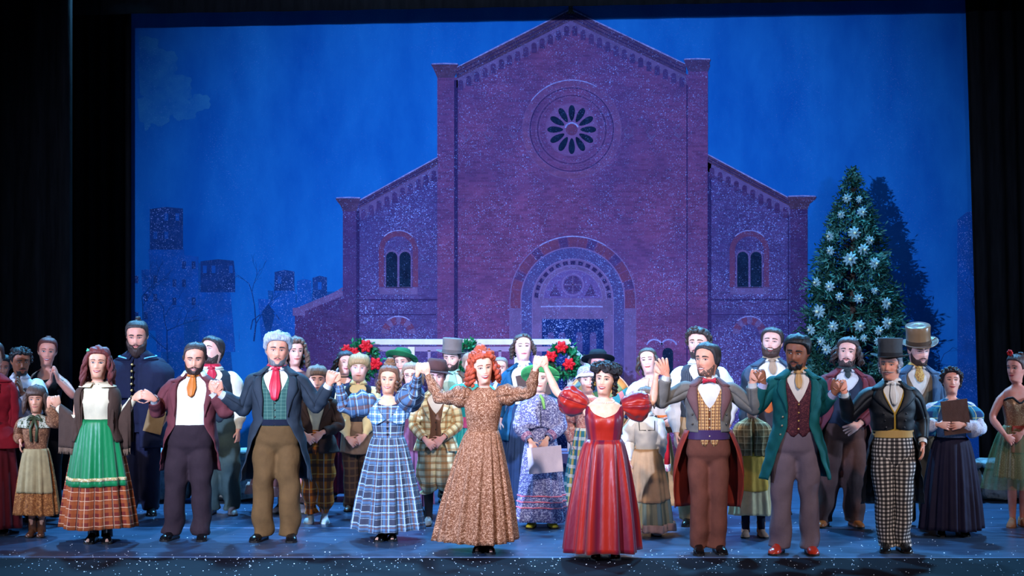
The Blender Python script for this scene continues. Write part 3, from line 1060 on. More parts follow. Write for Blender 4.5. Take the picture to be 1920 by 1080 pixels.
class Skirt:
    def __init__(s, p, zw=1.06, zh=.12, rx=.40, ry=.36, n=16, amp=.030, pw=.62, off=.016, cx=0.0, cy=0.02, seed=0, lift=0.0):
        s.__dict__.update(locals()); s.p = p
        r = np.random.default_rng(seed + 50 + p.seed)
        s.ph = r.uniform(0, 6.28, 4)
    def pt(s, phi, v, off=0.0, folds=1.0):
        p = s.p
        phi, v, off = np.broadcast_arrays(np.asarray(phi, float), np.asarray(v, float), np.asarray(off, float))
        W = p.torso(phi, s.zw, s.off)
        z = s.zw + (s.zh - s.zw) * v
        k = np.clip(v, 0, 1) ** s.pw
        hipx = np.sin(phi) * s.rx + s.cx + p.lean * .1; hipy = -np.cos(phi) * s.ry + s.cy
        x = W[..., 0] * (1 - k) + hipx * k; y = W[..., 1] * (1 - k) + hipy * k
        f = np.sin(phi * s.n + s.ph[0] + .8 * np.sin(3 * phi + s.ph[1])) * .7 + .45 * np.sin(phi * round(s.n * 1.7) + s.ph[2] + .6 * np.sin(2 * phi))
        a = s.amp * np.clip(v * 1.3 + .10, 0, 1) * f * folds + off
        d = np.stack([np.sin(phi), -np.cos(phi)], -1)
        x = x + d[..., 0] * a; y = y + d[..., 1] * a
        z = z + s.lift * np.clip(v - .5, 0, 1) * np.cos(phi) + .008 * v * np.sin(phi * 3 + s.ph[3])
        return np.stack([x, y, z], -1)
    def build(s, mat, name='skirt', C=160, R=26, v0=0.0, v1=1.0, off=0.0, solid=.004, ucirc=None, parent=None):
        b = MB(); phi = np.linspace(PI, 3 * PI, C + 1); v = np.linspace(v0, v1, R)
        P = s.pt(phi[None], v[:, None], off)
        uc = ucirc or (PI * (s.rx + s.ry) * .85)
        uv = np.stack(np.broadcast_arrays((phi / (2 * PI))[None] * uc, -(v[:, None]) * (s.zw - s.zh)), -1)
        b.grid(P, uv=uv)
        return b.build(name, mat, parent or s.p.root, solid=solid)
    def apron(s, mat, half=.75, v0=0, v1=.7, off=None, name='apron', round_=.0, band=None, C=50, R=20, parent=None, folds=.9):
        b = MB(); q = np.linspace(-1, 1, C); v = np.linspace(v0, v1, R)
        VV = v[:, None] - round_ * (v[:, None] / v1) * np.abs(q[None]) ** 3
        hh = half * (1 + 0 * v[:, None])
        of = .012 if off is None else off
        P = s.pt(q[None] * hh, VV, of, folds)
        b.grid(P)
        o = b.build(name, mat, parent or s.p.root, solid=-.004)
        if band:
            bb = MB()
            for va, vb in band[1]:
                vv = np.linspace(va, vb, 3)
                bb.grid(s.pt(q[None] * half, vv[:, None] + 0 * q[None], of + .007, folds))
            bb.build('trim_band', band[0], o, solid=-.002)
        return o

def P_bodice(s, mat, ztop=1.42, z1=1.05, off=.010, neck=None, sleeves=True, prof=None, ease=.010, t1=1.95, wr=.004, name='bodice', t0=-.28, point=0.03, narm=18):
    """neck: function phi -> top z"""
    b = MB(); C = 64; R = 26
    phi = np.linspace(PI, 3 * PI, C + 1)
    zt = np.full(C + 1, ztop) if neck is None else neck(np.abs((phi + PI) % (2 * PI) - PI))
    q = np.linspace(0, 1, R)[:, None]
    fr = np.abs((phi + PI) % (2 * PI) - PI)
    zb = z1 - point * np.exp(-(fr / .35) ** 2)
    Z = zt[None] * (1 - q) + zb[None] * q
    P = s.torso(phi[None] + 0 * q, Z, off)
    uv = np.stack(np.broadcast_arrays(phi[None] * .15, Z), -1)
    b.grid(P, uv=uv)
    if sleeves:
        for sx in s.arms: sleeve(s, b, sx, ease, t0=t0, t1=t1, prof=prof, wr=wr, n=narm, rows=44)
    return b.build(name, mat, s.root, solid=.003)

def neckline(front=1.33, side=1.40, back=1.42, w=.75):
    return lambda a: np.interp(a, [0, w * .5, w, 1.3, PI], [front, front + (side - front) * .35, side, side + .003, back])

def P_cravat(s, mat, kind='ascot', z=1.455, drop=.14, w=.035):
    b = MB()
    if kind in ('ascot', 'scarf', 'ribbon'):
        phi = np.linspace(0, 2 * PI, 37)
        rows = [s.torso(phi, zz, o) for zz, o in ((1.445, .020), (1.46, .026), (1.48, .024), (1.495, .014))]
        b.grid(np.array(rows))
        q = np.linspace(0, 1, 10)
        c = np.linspace(-1, 1, 9)
        P = []
        for k in q:
            zz = z - drop * k
            ww = w * np.interp(k, [0, .15, .6, 1], [.45, .6, 1, .55])
            base = s.torso(0.0, np.clip(zz, 1.2, 1.46), .030)
            X = base[0] + c * ww
            Yv = base[1] - .012 * np.cos(c * PI / 2) + .004 * np.cos(c * 9)
            P.append(np.stack([X, Yv, np.full(9, zz) - .012 * (1 - np.abs(c)) * k], -1))
        b.grid(np.array(P))
        b.ball(s.torso(0.0, 1.452, .036), .020, 8, 6, sc=(1.2, .8, .9))
    elif kind == 'bow':
        c = s.torso(0.0, 1.448, .030)
        for sx in (-1, 1):
            q = np.linspace(0, 1, 6); P = []
            for k in q:
                h = .008 + .018 * k; a = np.linspace(0, 2 * PI, 11)
                P.append(np.stack([np.full(11, c[0] + sx * (.006 + .050 * k)), c[1] - .004 + .010 * np.sin(a) * (1 - .4 * k), c[2] + h * np.cos(a)], -1))
            b.grid(np.array(P))
        b.ball(c, .013, 8, 6)
    return b.build('bow_tie' if kind == 'bow' else 'cravat', mat, s.root, solid=.002)

def P_hat(s, kind, mat, band=None, tilt=(0, 0, 0), z=.165, scale=1.0, y=.012):
    """lathe hats sitting on the head"""
    if kind == 'top': prof = [(.098, 0), (.094, .03), (.092, .09), (.097, .135), (.094, .140), (0, .142)]; brim = .155
    elif kind == 'felt': prof = [(.098, 0), (.096, .04), (.092, .075), (.080, .098), (.055, .104), (.02, .098), (0, .097)]; brim = .165
    elif kind == 'bonnet': prof = [(.097, 0), (.099, .03), (.092, .065), (.070, .09), (.03, .098), (0, .099)]; brim = .185
    elif kind == 'bowler': prof = [(.098, 0), (.099, .03), (.094, .06), (.075, .09), (.04, .104), (0, .108)]; brim = .16
    b = MB(); n = 40
    a = np.linspace(0, 2 * PI, n + 1)
    rows = []
    for r, h in prof: rows.append(np.stack([np.cos(a) * r * .96, np.sin(a) * r * 1.10, np.full(n + 1, h)], -1))
    b.grid(np.array(rows))
    hat_v = []
    rows = []
    for k in np.linspace(0, 1, 7):
        r = .096 + (brim - .096) * k
        curl = {'top': .022, 'felt': -.012, 'bonnet': -.03, 'bowler': .02}[kind]
        zc = curl * k ** 2 * np.abs(np.cos(a)) ** 2 * (1 if kind in ('top', 'bowler') else 1) - (.012 * k if kind in ('felt',) else 0)
        if kind == 'bonnet': zc = .055 * k ** 1.3 * np.clip(-np.sin(a), 0, 1) ** 1.0 - .05 * k * np.clip(np.sin(a) + .2, 0, 1)
        rows.append(np.stack([np.cos(a) * r * .97, np.sin(a) * r * 1.06, 0 * a + zc], -1))
    b.grid(np.array(rows), mi=1 if kind == 'bonnet' else 0)
    R = rotm((0, 0, 1), math.radians(tilt[2])) @ rotm((0, 1, 0), math.radians(tilt[1])) @ rotm((1, 0, 0), math.radians(tilt[0]))
    def fn(V): return s.HP((V * scale) @ R.T + np.array([0, y, z]))
    mats = [mat, mat] if not isinstance(mat, (list, tuple)) else list(mat)
    o = b.build('hat', mats, s.root, solid=.004, fn=fn)
    if band:
        bb = MB(); rows = [np.stack([np.cos(a) * (r + .003) * .96, np.sin(a) * (r + .003) * 1.10, np.full(n + 1, h)], -1) for r, h in ((.0985, .002), (.0965, .016), (.095, .032))]
        bb.grid(np.array(rows)); bb.build('hat_band', band, o, fn=fn)
    return o

def P_shawl(s, mat, front=.95, zhem=1.10, off=.040, spread=.05, name='shawl', open_=.45, ztop=1.45, point=0.0, fr=None, R=22, C=60, frontdrop=0.0, arms=True, fringe=None):
    """cape over shoulders: follows the torso outward over the upper arms"""
    b = MB(); q = np.linspace(0, 1, R)[:, None]
    c = np.linspace(0, 1, C + 1)[None]
    op = open_ if not callable(open_) else open_(q)
    phi = op + (2 * PI - 2 * op) * c
    a = np.abs((phi + PI) % (2 * PI) - PI)
    side = np.sin(a) ** 2
    hem = zhem - frontdrop * np.exp(-((a - .6) / .5) ** 2) - point * np.exp(-((a - PI) / .8) ** 2)
    Z = ztop + (hem - ztop) * q
    of = off * np.clip(q * 5, .4, 1) + side * spread * sstep(0.05, .45, q) + .01 * q
    P = s.torso(phi, Z, of)
    f = np.sin(a * 13 + s.seed) * .008 * q
    P = P + np.stack([np.sin(phi), -np.cos(phi), 0 * phi], -1) * f[..., None]
    uv = np.stack(np.broadcast_arrays(phi * .2, Z), -1)
    b.grid(P, uv=uv)
    o = b.build(name, mat, s.root, solid=.006)
    if fringe:
        bb = MB(); e = P[-1]
        for i in range(len(e) - 1):
            for k in (.25, .75):
                p0 = e[i] * (1 - k) + e[i + 1] * k
                bb.tube([p0, p0 + (0, 0, -.03), p0 + (.004 * math.sin(i * 7 + k), 0, -.06)], [.004, .004, .002], 4)
        bb.build('fringe', fringe, o)
    return o

for _f in (P_shirt, P_collar, P_vest, P_coat, P_trousers, P_shoes, P_bodice, P_cravat, P_hat, P_shawl):
    setattr(Person, _f.__name__[2:], _f)

# ------------------------------------------------------------------ the stage
YD = 6.0                                   # painted drop
def DP(px, py, layer=0.0):
    x, y, z = PW(px, py, YD)
    return (x, YD - .0015 * layer, z)

# floor -----------------------------------------------------------------
t = NT('stage_floor')
o = t.obj()
n1 = t.noise(t.scalev(o, (1, 6, 1)), 1.6, 5); n2 = t.noise(t.scalev(o, (.6, 9, 1)), 9, 4)
f = t.math('ADD', t.math('MULTIPLY', n1, .6), t.math('MULTIPLY', n2, .4))
col = t.mix(t.ramp(f, .35, .65), srgb(38, 54, 78), srgb(60, 80, 108))
rg = t.n('ShaderNodeMapRange', Value=n2, To_Min=.24, To_Max=.40)
t.fin(col, rg, n2, .06, .004, .5)
M_floor = t.m
b = MB()
ys = [-9.0, -.62, 1.02, 2.65, 4.3, 8.5]
for a, c in zip(ys[:-1], ys[1:]):
    pass
b.box((0, -.25, -.05), (34, 17.5, .10))
fl = tag(b.build('floor', M_floor, smooth=False), 'glossy dark blue vinyl stage floor dusted with paper snow', kind='structure')
# taped seams between the floor strips
M_tape = plain((96, 118, 160), .5, .4, name='seam_tape')
for k, (py, wd) in enumerate(((1045, .022), (990, .016), (957, .012))):
    yy = foot_Y(py)
    sb = MB(); sb.box((0, yy + .004 * k, .001), (24, wd, .002), rot=rotm((0, 0, 1), -.006 * (k == 0)))
    sb.build('floor_seam', M_tape, fl, smooth=False)
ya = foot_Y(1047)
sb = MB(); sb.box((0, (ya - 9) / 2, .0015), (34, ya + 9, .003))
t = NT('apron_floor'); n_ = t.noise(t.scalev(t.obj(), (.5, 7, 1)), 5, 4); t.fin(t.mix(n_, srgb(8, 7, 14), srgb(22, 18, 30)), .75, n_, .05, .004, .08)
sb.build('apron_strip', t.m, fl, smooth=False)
# fallen paper snow on the floor
V = []; F = []
r = np.random.default_rng(3)
n = 1200
xs = np.concatenate([r.uniform(-5.5, 5.5, n)]); yy = np.concatenate([r.triangular(-1.6, -.7, 3.2, n)])
cl = r.random(n) < .35
cx = np.array([-2.2, -1.0, .2, 1.6, 3.2, -3.6])[r.integers(0, 6, n)]
xs = np.where(cl, cx + r.normal(0, .55, n), xs); yy = np.where(cl, r.normal(-.65, .28, n), yy)
for i in range(n):
    s_ = r.uniform(.0016, .0055) * (1.25 if yy[i] < 0 else 1); a = r.uniform(0, 6.28); h = .005
    tl = r.uniform(-.8, .8)
    o4 = len(V)
    for k in range(4):
        aa = a + k * PI / 2
        V.append((xs[i] + math.cos(aa) * s_, yy[i] + math.sin(aa) * s_, h + .7 * s_ * (1 + math.sin(aa) * abs(tl))))
    F.append((o4, o4 + 1, o4 + 2, o4 + 3))
sb = MB(); sb.add(V, F)
tag(sb.build('paper_snow', plain((235, 240, 255), .7, name='paper_snow'), smooth=False), 'tiny white paper snow flakes scattered over the stage floor', 'paper snow', kind='stuff')

# black masking: legs at the sides, border above, dark surround ----------
t = NT('black_velour')
n = t.noise(t.scalev(t.obj(), (3, 3, .4)), 6, 4)
t.fin(t.mix(t.ramp(n, .3, .7), srgb(3, 3, 5), srgb(16, 15, 17)), .92, n, .3, .03, .12)
M_black = t.m
def drape(name, x0, x1, z0, z1, Y, folds, amp, label, edge=None):
    b = MB(); C = int(folds * 10) + 1; q = np.linspace(0, 1, C)
    rows = []
    for z in np.linspace(z1, z0, 14):
        e0, e1 = (x0, x1) if edge is None else edge(z)
        x = e0 + (e1 - e0) * q
        y = Y + amp * np.sin(q * folds * 2 * PI + .6 * np.sin(q * folds * 2.3)) * (1 + .2 * np.sin(z * 1.3))
        rows.append(np.stack([x, y, np.full(C, z)], -1))
    b.grid(np.array(rows))
    return tag(b.build(name, M_black, solid=.01), label, 'curtain', 'black masking drapes')
xl = PW(246, 400, 5.86)[0]; xr = PW(1812, 20, 5.86)[0]; xr2 = PW(1831, 640, 5.86)[0]
zA, zB = PW(0, 20, 5.86)[2], PW(0, 640, 5.86)[2]
drape('stage_curtain', xl - 1.6, xl, 0, 6.6, 5.86, 11, .03, 'black velour side curtain at the left edge of the painted backdrop')
drape('stage_curtain', xl - 4.5, xl - .30, 0, 6.6, 4.1, 14, .06, 'black velour curtain furthest left, behind the clapping performers')
drape('stage_curtain', xr, xr + 1.8, 0, 6.6, 5.86, 11, .03, 'black velour side curtain at the right edge of the painted backdrop',
      edge=lambda z: (xr + (xr2 - xr) * (zA - z) / (zA - zB), xr + 2.0))
drape('stage_curtain', xr + .45, xr + 4.0, 0, 6.6, 4.1, 14, .06, 'black velour curtain furthest right, behind the dancer')
# border: lower edge rises slightly to the right
b = MB(); q = np.linspace(0, 1, 121)
zl, zr = PW(247, 26, 5.0)[2], PW(1812, -2, 5.0)[2]
xa, xb = PW(247, 0, 5.0)[0], PW(1812, 0, 5.0)[0]
rows = []
for k in np.linspace(0, 1, 8):
    x = -6.5 + 13 * q
    zb = zl + (zr - zl) * (x - xa) / (xb - xa)
    z = 6.6 + (zb - 6.6) * k
    rows.append(np.stack([x, 5.0 + .03 * np.sin(q * 40 * PI), z], -1))
b.grid(np.array(rows))
tag(b.build('stage_border', M_black, solid=.01), 'black masking border hanging along the top of the backdrop', 'curtain', 'black masking drapes')
# dark back wall behind everything
b = MB(); b.box((0, 8.4, 4), (34, .2, 8.2))
tag(b.build('wall_back', M_black, smooth=False), 'black back wall of the stage', kind='structure')

# painted drop -----------------------------------------------------------
def speck(t, col, amount=.5, tint=(150, 175, 255), dens=1.0):
    """spattered white paint (snow) on the cloth"""
    o = t.obj()
    big = t.ramp(t.noise(o, 1.3, 3), .40, .70)
    fine = t.ramp(t.noise(o, 5, 3), .35, .65)
    for i, (sc, rad) in enumerate(((48, .21), (92, .30), (26, .075))):
        v = t.N.new('ShaderNodeTexVoronoi'); v.inputs['Scale'].default_value = sc
        t.L.new(t.n('ShaderNodeMapping', Vector=o, Location=(i * 5.1, 0, i * 2.7)), v.inputs['Vector'])
        sp = t.N.new('ShaderNodeSeparateColor'); t.L.new(v.outputs['Color'], sp.inputs[0])
        rr = t.math('MULTIPLY', t.math('POWER', sp.outputs[0], 1.6), rad * 1.7 * dens)
        m = t.math('LESS_THAN', v.outputs['Distance'], rr)
        k = t.math('MULTIPLY', t.math('ADD', t.math('MULTIPLY', big, .75), t.math('MULTIPLY', fine, .35)), t.math('MULTIPLY', sp.outputs[1], amount))
        col = t.mix(t.math('MULTIPLY', m, k, clamp=True), col, srgb(*tint))
    return col

def paint(name, rgb, rgb2=None, scale=2.5, brick=0, sp=.5, dens=1.0, stretch=(1, 1, 1), rough=.95):
    t = NT(name); o = t.obj()
    c1 = srgb(*rgb); c2 = srgb(*(rgb2 or [int(v * .8) for v in rgb]))
    n = t.noise(t.scalev(o, stretch), scale, 6, .62)
    col = t.mix(t.ramp(n, .32, .68), c1, c2)
    if brick:
        mp = t.n('ShaderNodeMapping', Vector=o, Rotation=(PI / 2, 0, 0))
        bk = t.N.new('ShaderNodeTexBrick'); t.L.new(mp, bk.inputs['Vector'])
        bk.inputs['Scale'].default_value = 1.0
        bk.inputs['Brick Width'].default_value = .088; bk.inputs['Row Height'].default_value = .030
        bk.inputs['Mortar Size'].default_value = .0035; bk.inputs['Mortar Smooth'].default_value = .4
        bk.inputs['Color1'].default_value = (.72, .70, .72, 1); bk.inputs['Color2'].default_value = (1.22, 1.15, 1.12, 1); bk.inputs['Mortar'].default_value = (1.05, 1.02, 1.1, 1)
        col = t.mix(brick, col, t.mix(1.0, col, bk.outputs[0], 'MULTIPLY'))
        col = t.mix(t.math('MULTIPLY', t.ramp(t.noise(o, .55, 4), .42, .62), .28), col, srgb(62, 60, 122))
        n3 = t.noise(t.scalev(o, (2.2, 1, 12)), 4, 3)
        col = t.mix(t.math('MULTIPLY', t.ramp(n3, .62, .70), .45), col, dk(c1, .35))
    if sp: col = speck(t, col, sp, dens=dens)
    t.fin(col, rough, None, spec=.05)
    return t.m

M_sky = paint('painted_sky', (24, 100, 172), (8, 76, 152), 1.1, sp=.22, dens=.65, stretch=(1.4, 1, .6))
M_brick = paint('painted_brick', (106, 63, 104), (84, 51, 90), 2.2, brick=.85, sp=.80)
M_aisle = paint('painted_aisle_brick', (76, 60, 108), (60, 50, 98), 2.2, brick=.85, sp=.95, dens=1.1)
M_brickd = paint('painted_brick_shade', (74, 50, 92), (56, 40, 84), 3, brick=.8, sp=.75)
M_roof = paint('painted_roof_edge', (58, 42, 62), (84, 58, 84), 6, brick=.7, sp=.55)
M_stone = paint('painted_stone', (100, 80, 128), (80, 66, 108), 6, sp=.55)
M_band = paint('painted_arch_band', (56, 56, 108), (70, 62, 112), 6, sp=.9, dens=1.25)
M_red = paint('painted_red_stone', (98, 54, 84), (80, 48, 84), 7, sp=.45)
M_dark = paint('painted_dark_glass', (10, 20, 42), (18, 36, 62), 9, sp=.55, dens=.8)
M_line = paint('painted_shadow_line', (48, 36, 82), (38, 30, 72), 6, sp=.7)
M_snow = paint('painted_snow', (140, 146, 200), (96, 90, 150), 30, sp=.8)
M_door = paint('painted_door', (14, 28, 74), (18, 42, 104), 5, sp=1.0, dens=1.35)
M_city = paint('painted_city', (22, 64, 128), (18, 78, 158), 5, sp=.5, stretch=(1, 1, .7))
M_cityd = paint('painted_city_dark', (20, 46, 94), (24, 58, 118), 7, sp=.8)
M_cloud = paint('painted_cloud', (40, 108, 164), (14, 84, 156), 3, sp=.15)
M_gold = paint('painted_gilding', (92, 78, 62), (60, 60, 52), 8, sp=.4)

drop = empty('scenic_cloth', (0, YD, 0))
tag(drop, 'huge painted backdrop of a red brick church under a snowy blue night sky', 'backdrop')
def pfn(V):
    V = V.copy(); V[:, 1] -= YD; return V
SPLIT = {'painted_aisle_walls': 'painted_aisle_wall', 'painted_shadow_lines': 'painted_shadow_line', 'painted_snow_edge': 'painted_snow_edge', 'painted_arch_foot': 'painted_arch_foot',
         'painted_window_frame': 'painted_window_frame', 'painted_string_course': 'painted_string_course', 'painted_relief': 'painted_relief', 'painted_shadow_rings': 'painted_shadow_ring', 'painted_rose_mouldings': 'painted_rose_moulding',
         'painted_moulding': 'painted_moulding', 'painted_mouldings': 'painted_moulding', 'painted_clouds': 'painted_cloud', 'painted_window_arch': 'painted_window_arch', 'painted_arch_band': 'painted_arch_band', 'painted_diamond': 'painted_diamond'}
class PB(MB):
    """flat paint shapes given in photograph pixels"""
    def poly(s, pts, layer, mi=0):
        V = [DP(x, y, layer) for x, y in pts]
        s.add(V, [tuple(range(len(V)))], None, mi)
    def ring(s, cx, cy, r0, r1, layer, a0=0, a1=360, n=48, mi=0, ex=1.0):
        a = np.radians(np.linspace(a0, a1, n + 1))
        V = []; F = []
        for x in a:
            for r in (r0, r1): V.append(DP(cx + math.cos(x) * r * ex, cy - math.sin(x) * r, layer))
        for i in range(n): F.append((2 * i, 2 * i + 1, 2 * i + 3, 2 * i + 2))
        s.add(V, F, None, mi)
    def line(s, pts, w, layer, mi=0):
        pts = np.array(pts, float)
        ws = np.broadcast_to(np.asarray(w, float), (len(pts),))
        T = np.gradient(pts, axis=0); T /= np.linalg.norm(T, axis=1)[:, None] + 1e-9
        N = np.stack([-T[:, 1], T[:, 0]], 1)
        V = []; F = []
        for p, n_, w_ in zip(pts, N, ws):
            V += [DP(*(p + n_ * w_ / 2), layer), DP(*(p - n_ * w_ / 2), layer)]
        for i in range(len(pts) - 1): F.append((2 * i, 2 * i + 1, 2 * i + 3, 2 * i + 2))
        s.add(V, F, None, mi)
    def done(s, name, mats, label=None):
        if name in SPLIT and len(s.V) > 1:      # each painted piece is a part of its own
            off = 0
            for V, UV in zip(s.V, s.UV):
                fs = [tuple(i - off for i in f) for f in s.F if off <= f[0] < off + len(V)]
                q = PB(); q.add(V, fs, UV); o = q.build(SPLIT[name], mats, drop, smooth=False, fn=pfn); off += len(V)
            return o
        o = s.build(name, mats, drop, smooth=False, fn=pfn)
        if label: o['label'] = label
        return o
def rect(x0, y0, x1, y1): return [(x0, y0), (x1, y0), (x1, y1), (x0, y1)]
def arch_pts(cx, w, top, bot, n=12):
    a = np.linspace(PI, 0, n); r = w / 2
    return [(cx - r, bot)] + [(cx + math.cos(x) * r, top + r - math.sin(x) * r) for x in a] + [(cx + r, bot)]

# the cloth itself, gently wavy, well past the curtains
b = MB(); q = np.linspace(0, 1, 90); rows = []
for z in np.linspace(5.75, .02, 30):
    x = -6.3 + 12.6 * q
    rows.append(np.stack([x, YD + .004 + .002 * np.sin(x * 5 + z * .4), np.full(90, z)], -1))
b.grid(np.array(rows)); b.build('backdrop_cloth', M_sky, drop, solid=-.004, fn=pfn)
# clouds
r = np.random.default_rng(5)
b = PB()
for cx, cy, rr in ((262, 95, 38), (300, 118, 34), (270, 150, 40), (325, 165, 36), (290, 205, 38), (345, 205, 26), (375, 192, 20), (398, 188, 12), (255, 230, 26)):
    a = np.linspace(0, 2 * PI, 40, endpoint=False)
    w_ = 1 + .10 * np.sin(a * 5 + cx) + .06 * np.sin(a * 11 + cy)
    b.poly([(max(cx + math.cos(x) * rr * k, 247), cy - math.sin(x) * rr * k * .8) for x, k in zip(a, w_)], .3 + .1 * (len(b.V) % 7))
b.done('painted_clouds', M_cloud, 'pale painted clouds at the upper left')
# city
b = PB(); b.poly([(200, 900), (200, 520), (250, 505), (262, 470), (330, 470), (372, 492), (445, 540), (510, 545), (560, 552), (640, 545), (640, 900)], .5)
b.done('painted_city_haze', paint('painted_haze', (20, 76, 140), (14, 62, 122), 3, sp=.4, stretch=(2, 1, .8)))
for i, (x0, y0, x1, y1) in enumerate(((281, 388, 343, 468), (376, 486, 441, 548), (515, 506, 552, 545), (557, 523, 584, 570), (586, 517, 613, 575), (247, 505, 300, 620), (318, 478, 372, 600), (448, 560, 520, 640))):
    b = PB(); m = 0
    b.poly([(x0, y0 + 4), ((x0 + x1) / 2, y0), (x1, y0 + 3), (x1, y1), (x0, y1)], .9 + .15 * (i % 3))
    if i < 5:
        bb = PB(); bb.poly([(x0 - 3, y1 - 1), (x1 + 2, y1 - 1), (x1 + 2, 660), (x0 - 3, 660)], .75 + .02 * i); bb.done('painted_building', M_city)
    ny = max(1, int((y1 - y0) / 34)); nx = max(1, int((x1 - x0) / 16))
    o = b.done('painted_building', M_cityd if i in (0, 1, 2, 4) else M_city)
    for a in range(nx):
        for c in range(ny):
            if (a + c + i) % 3 == 0: continue
            wx = x0 + (a + .5) * (x1 - x0) / nx; wy = y0 + 12 + c * 34
            if wy + 14 > y1 or wy > 600 or i == 7: continue
            bb = PB(); bb.poly(rect(wx - 3.5, wy, wx + 3.5, wy + 14), 1.9)
            bb.build('painted_window', M_city if i in (0, 1, 2, 4) else M_cityd, o, smooth=False, fn=pfn)
def ptree(x, y0, h, seed, mat, name='painted_tree', spread=.5):
    r = np.random.default_rng(seed); b = PB()
    def br(p, a, L, w, d):
        q = np.array([p[0] + math.sin(a) * L, p[1] - math.cos(a) * L])
        mid = (p + q) / 2 + r.normal(0, L * .06, 2)
        b.line([p, mid, q], [w, w * .85, w * .65], 2.3 + d * .02)
        if d < 4 and L > 4:
            for k in range(2 + (r.random() < .4)):
                br(q if k else mid, a + r.normal(0, spread), L * r.uniform(.55, .8), w * .6, d + 1)
    br(np.array([x, y0], float), r.normal(0, .05), h * .4, max(2.0, h * .018), 0)
    b.done(name, mat)
M_ptree = paint('painted_branches', (18, 58, 112), (12, 46, 98), 6, sp=.2)
ptree(476, 640, 170, 1, M_ptree, spread=.6); ptree(315, 680, 150, 4, M_ptree); ptree(268, 600, 110, 9, M_ptree)
ptree(1832, 720, 230, 12, M_ptree, spread=.6); ptree(1765, 720, 130, 15, M_ptree, spread=.7)
# street lantern painted on the cloth
b = PB(); b.line([(503, 900), (503, 622)], 4, 2.6); b.poly([(494, 586), (512, 586), (515, 590), (508, 620), (498, 620), (491, 590)], 2.6)
b.poly([(490, 586), (503, 570), (516, 586)], 2.7); b.line([(488, 590), (474, 600), (470, 618)], 2, 2.6); b.line([(518, 590), (524, 600)], 2, 2.6)
b.done('painted_lantern', M_ptree)
# far right building
b = PB(); b.poly([(1795, 412), (1812, 398), (1850, 392), (1850, 900), (1795, 900)], .6); b.done('painted_building', M_city)

# church -------------------------------------------------------------
b = PB()   # left annex, aisles, nave
b.poly([(553, 582), (643, 545), (643, 900), (553, 900)], 3); b.done('painted_annex_wall', M_brickd)
b = PB(); b.line([(553, 585), (643, 548)], 12, 3.4); b.poly(rect(549, 577, 572, 592), 3.5); b.line([(585, 575), (643, 540)], 3, 3.6); b.done('painted_annex_roof', M_stone)
b = PB(); b.poly([(668, 378), (822, 300), (822, 900), (668, 900)], 3); b.poly([(1325, 296), (1482, 378), (1482, 900), (1325, 900)], 3)
b.done('painted_aisle_walls', [M_aisle], 'painted brick walls of the church side aisles')
b = PB(); b.poly([(852, 146), (1070, 36), (1290, 140), (1290, 900), (852, 900)], 4); b.done('painted_nave_wall', M_brick, 'painted brick front of the tall central nave')
for x0, x1, y0, cap in ((820, 852, 132, (808, 860, 121, 140)), (1290, 1327, 126, (1281, 1333, 112, 128)), (643, 668, 388, (629, 677, 372, 390)), (1482, 1514, 384, (1476, 1531, 369, 386))):
    b = PB(); b.poly(rect(x0, y0, x1, 900), 5)
    o = b.done('painted_buttress', M_brickd if x0 in (643, 1482) else M_brick)
    b = PB(); b.poly([(cap[0], cap[2]), (cap[1], cap[2]), (cap[1] - 3, cap[2] + 5), (x1 + 4, cap[3] - 4), (x1, cap[3] + 6), (x0, cap[3] + 6), (x0 - 4, cap[3] - 4), (cap[0] + 3, cap[2] + 5)], 6.2)
    b.build('painted_cap', M_roof, o, smooth=False, fn=pfn)
    b = PB(); b.line([(cap[0] + 2, cap[2] - 1), ((cap[0] + cap[1]) / 2, cap[2] - 2), (cap[1] - 2, cap[2] - 1)], 2.2, 6.4); b.build('painted_snow_edge', M_snow, o, smooth=False, fn=pfn)
b = PB(); b.line([(855, 150), (855, 900)], 7, 5.4); b.line([(671, 395), (671, 900)], 6, 5.4); b.line([(1330, 300), (1330, 900)], 7, 5.4); b.line([(1288, 160), (1288, 900)], 2, 5.4)
b.line([(1478, 395), (1478, 900)], 2, 5.4)
b.done('painted_shadow_lines', M_line)
# roof edges (dark moulding), snow on top, pale strip under it, hanging arches
def roofline(pts, th, strip, nar, aw, ah, lay=5.6):
    for (x0, y0), (x1, y1) in zip(pts[:-1], pts[1:]):
        b = PB(); b.poly([(x0, y0), (x1, y1), (x1, y1 + th), (x0, y0 + th)], lay); b.done('painted_roof_edge', M_roof)
        b = PB(); b.line([(x0, y0 + th * .38), (x1, y1 + th * .38)], 1.6, lay + .3); b.line([(x0, y0 + th * .7), (x1, y1 + th * .7)], 1.6, lay + .3)
        b.done('painted_moulding', M_line)
        b = PB(); b.poly([(x0, y0 + th), (x1, y1 + th), (x1, y1 + th + strip), (x0, y0 + th + strip)], lay - .2); b.done('painted_frieze', M_stone)
        q = np.linspace(0, 1, 12); rr = np.random.default_rng(int(x0))
        b = PB(); b.line([(x0 + (x1 - x0) * k, y0 + (y1 - y0) * k - .5) for k in q], 1.2 + 1.6 * rr.random(12), lay + .5); b.done('painted_snow_edge', M_snow)
        for i in range(nar):
            k = (i + .5) / nar
            cx, cy = x0 + (x1 - x0) * k, y0 + (y1 - y0) * k + th + strip * .35
            b = PB(); b.poly(arch_pts(cx, aw, cy, cy + ah), lay + .1); b.done('painted_arch', M_brickd)
            b = PB(); b.poly([(cx + aw * .5, cy + ah * .35), (cx + aw * .95, cy + ah * .35), (cx + aw * .75, cy + ah * .9)], lay + .15); b.build('painted_corbel', M_stone, drop, smooth=False, fn=pfn)
roofline([(856, 127), (1070, 18), (1286, 121)], 21, 17, 14, 9.5, 19)
roofline([(674, 376), (821, 295)], 14, 18, 10, 9, 20)
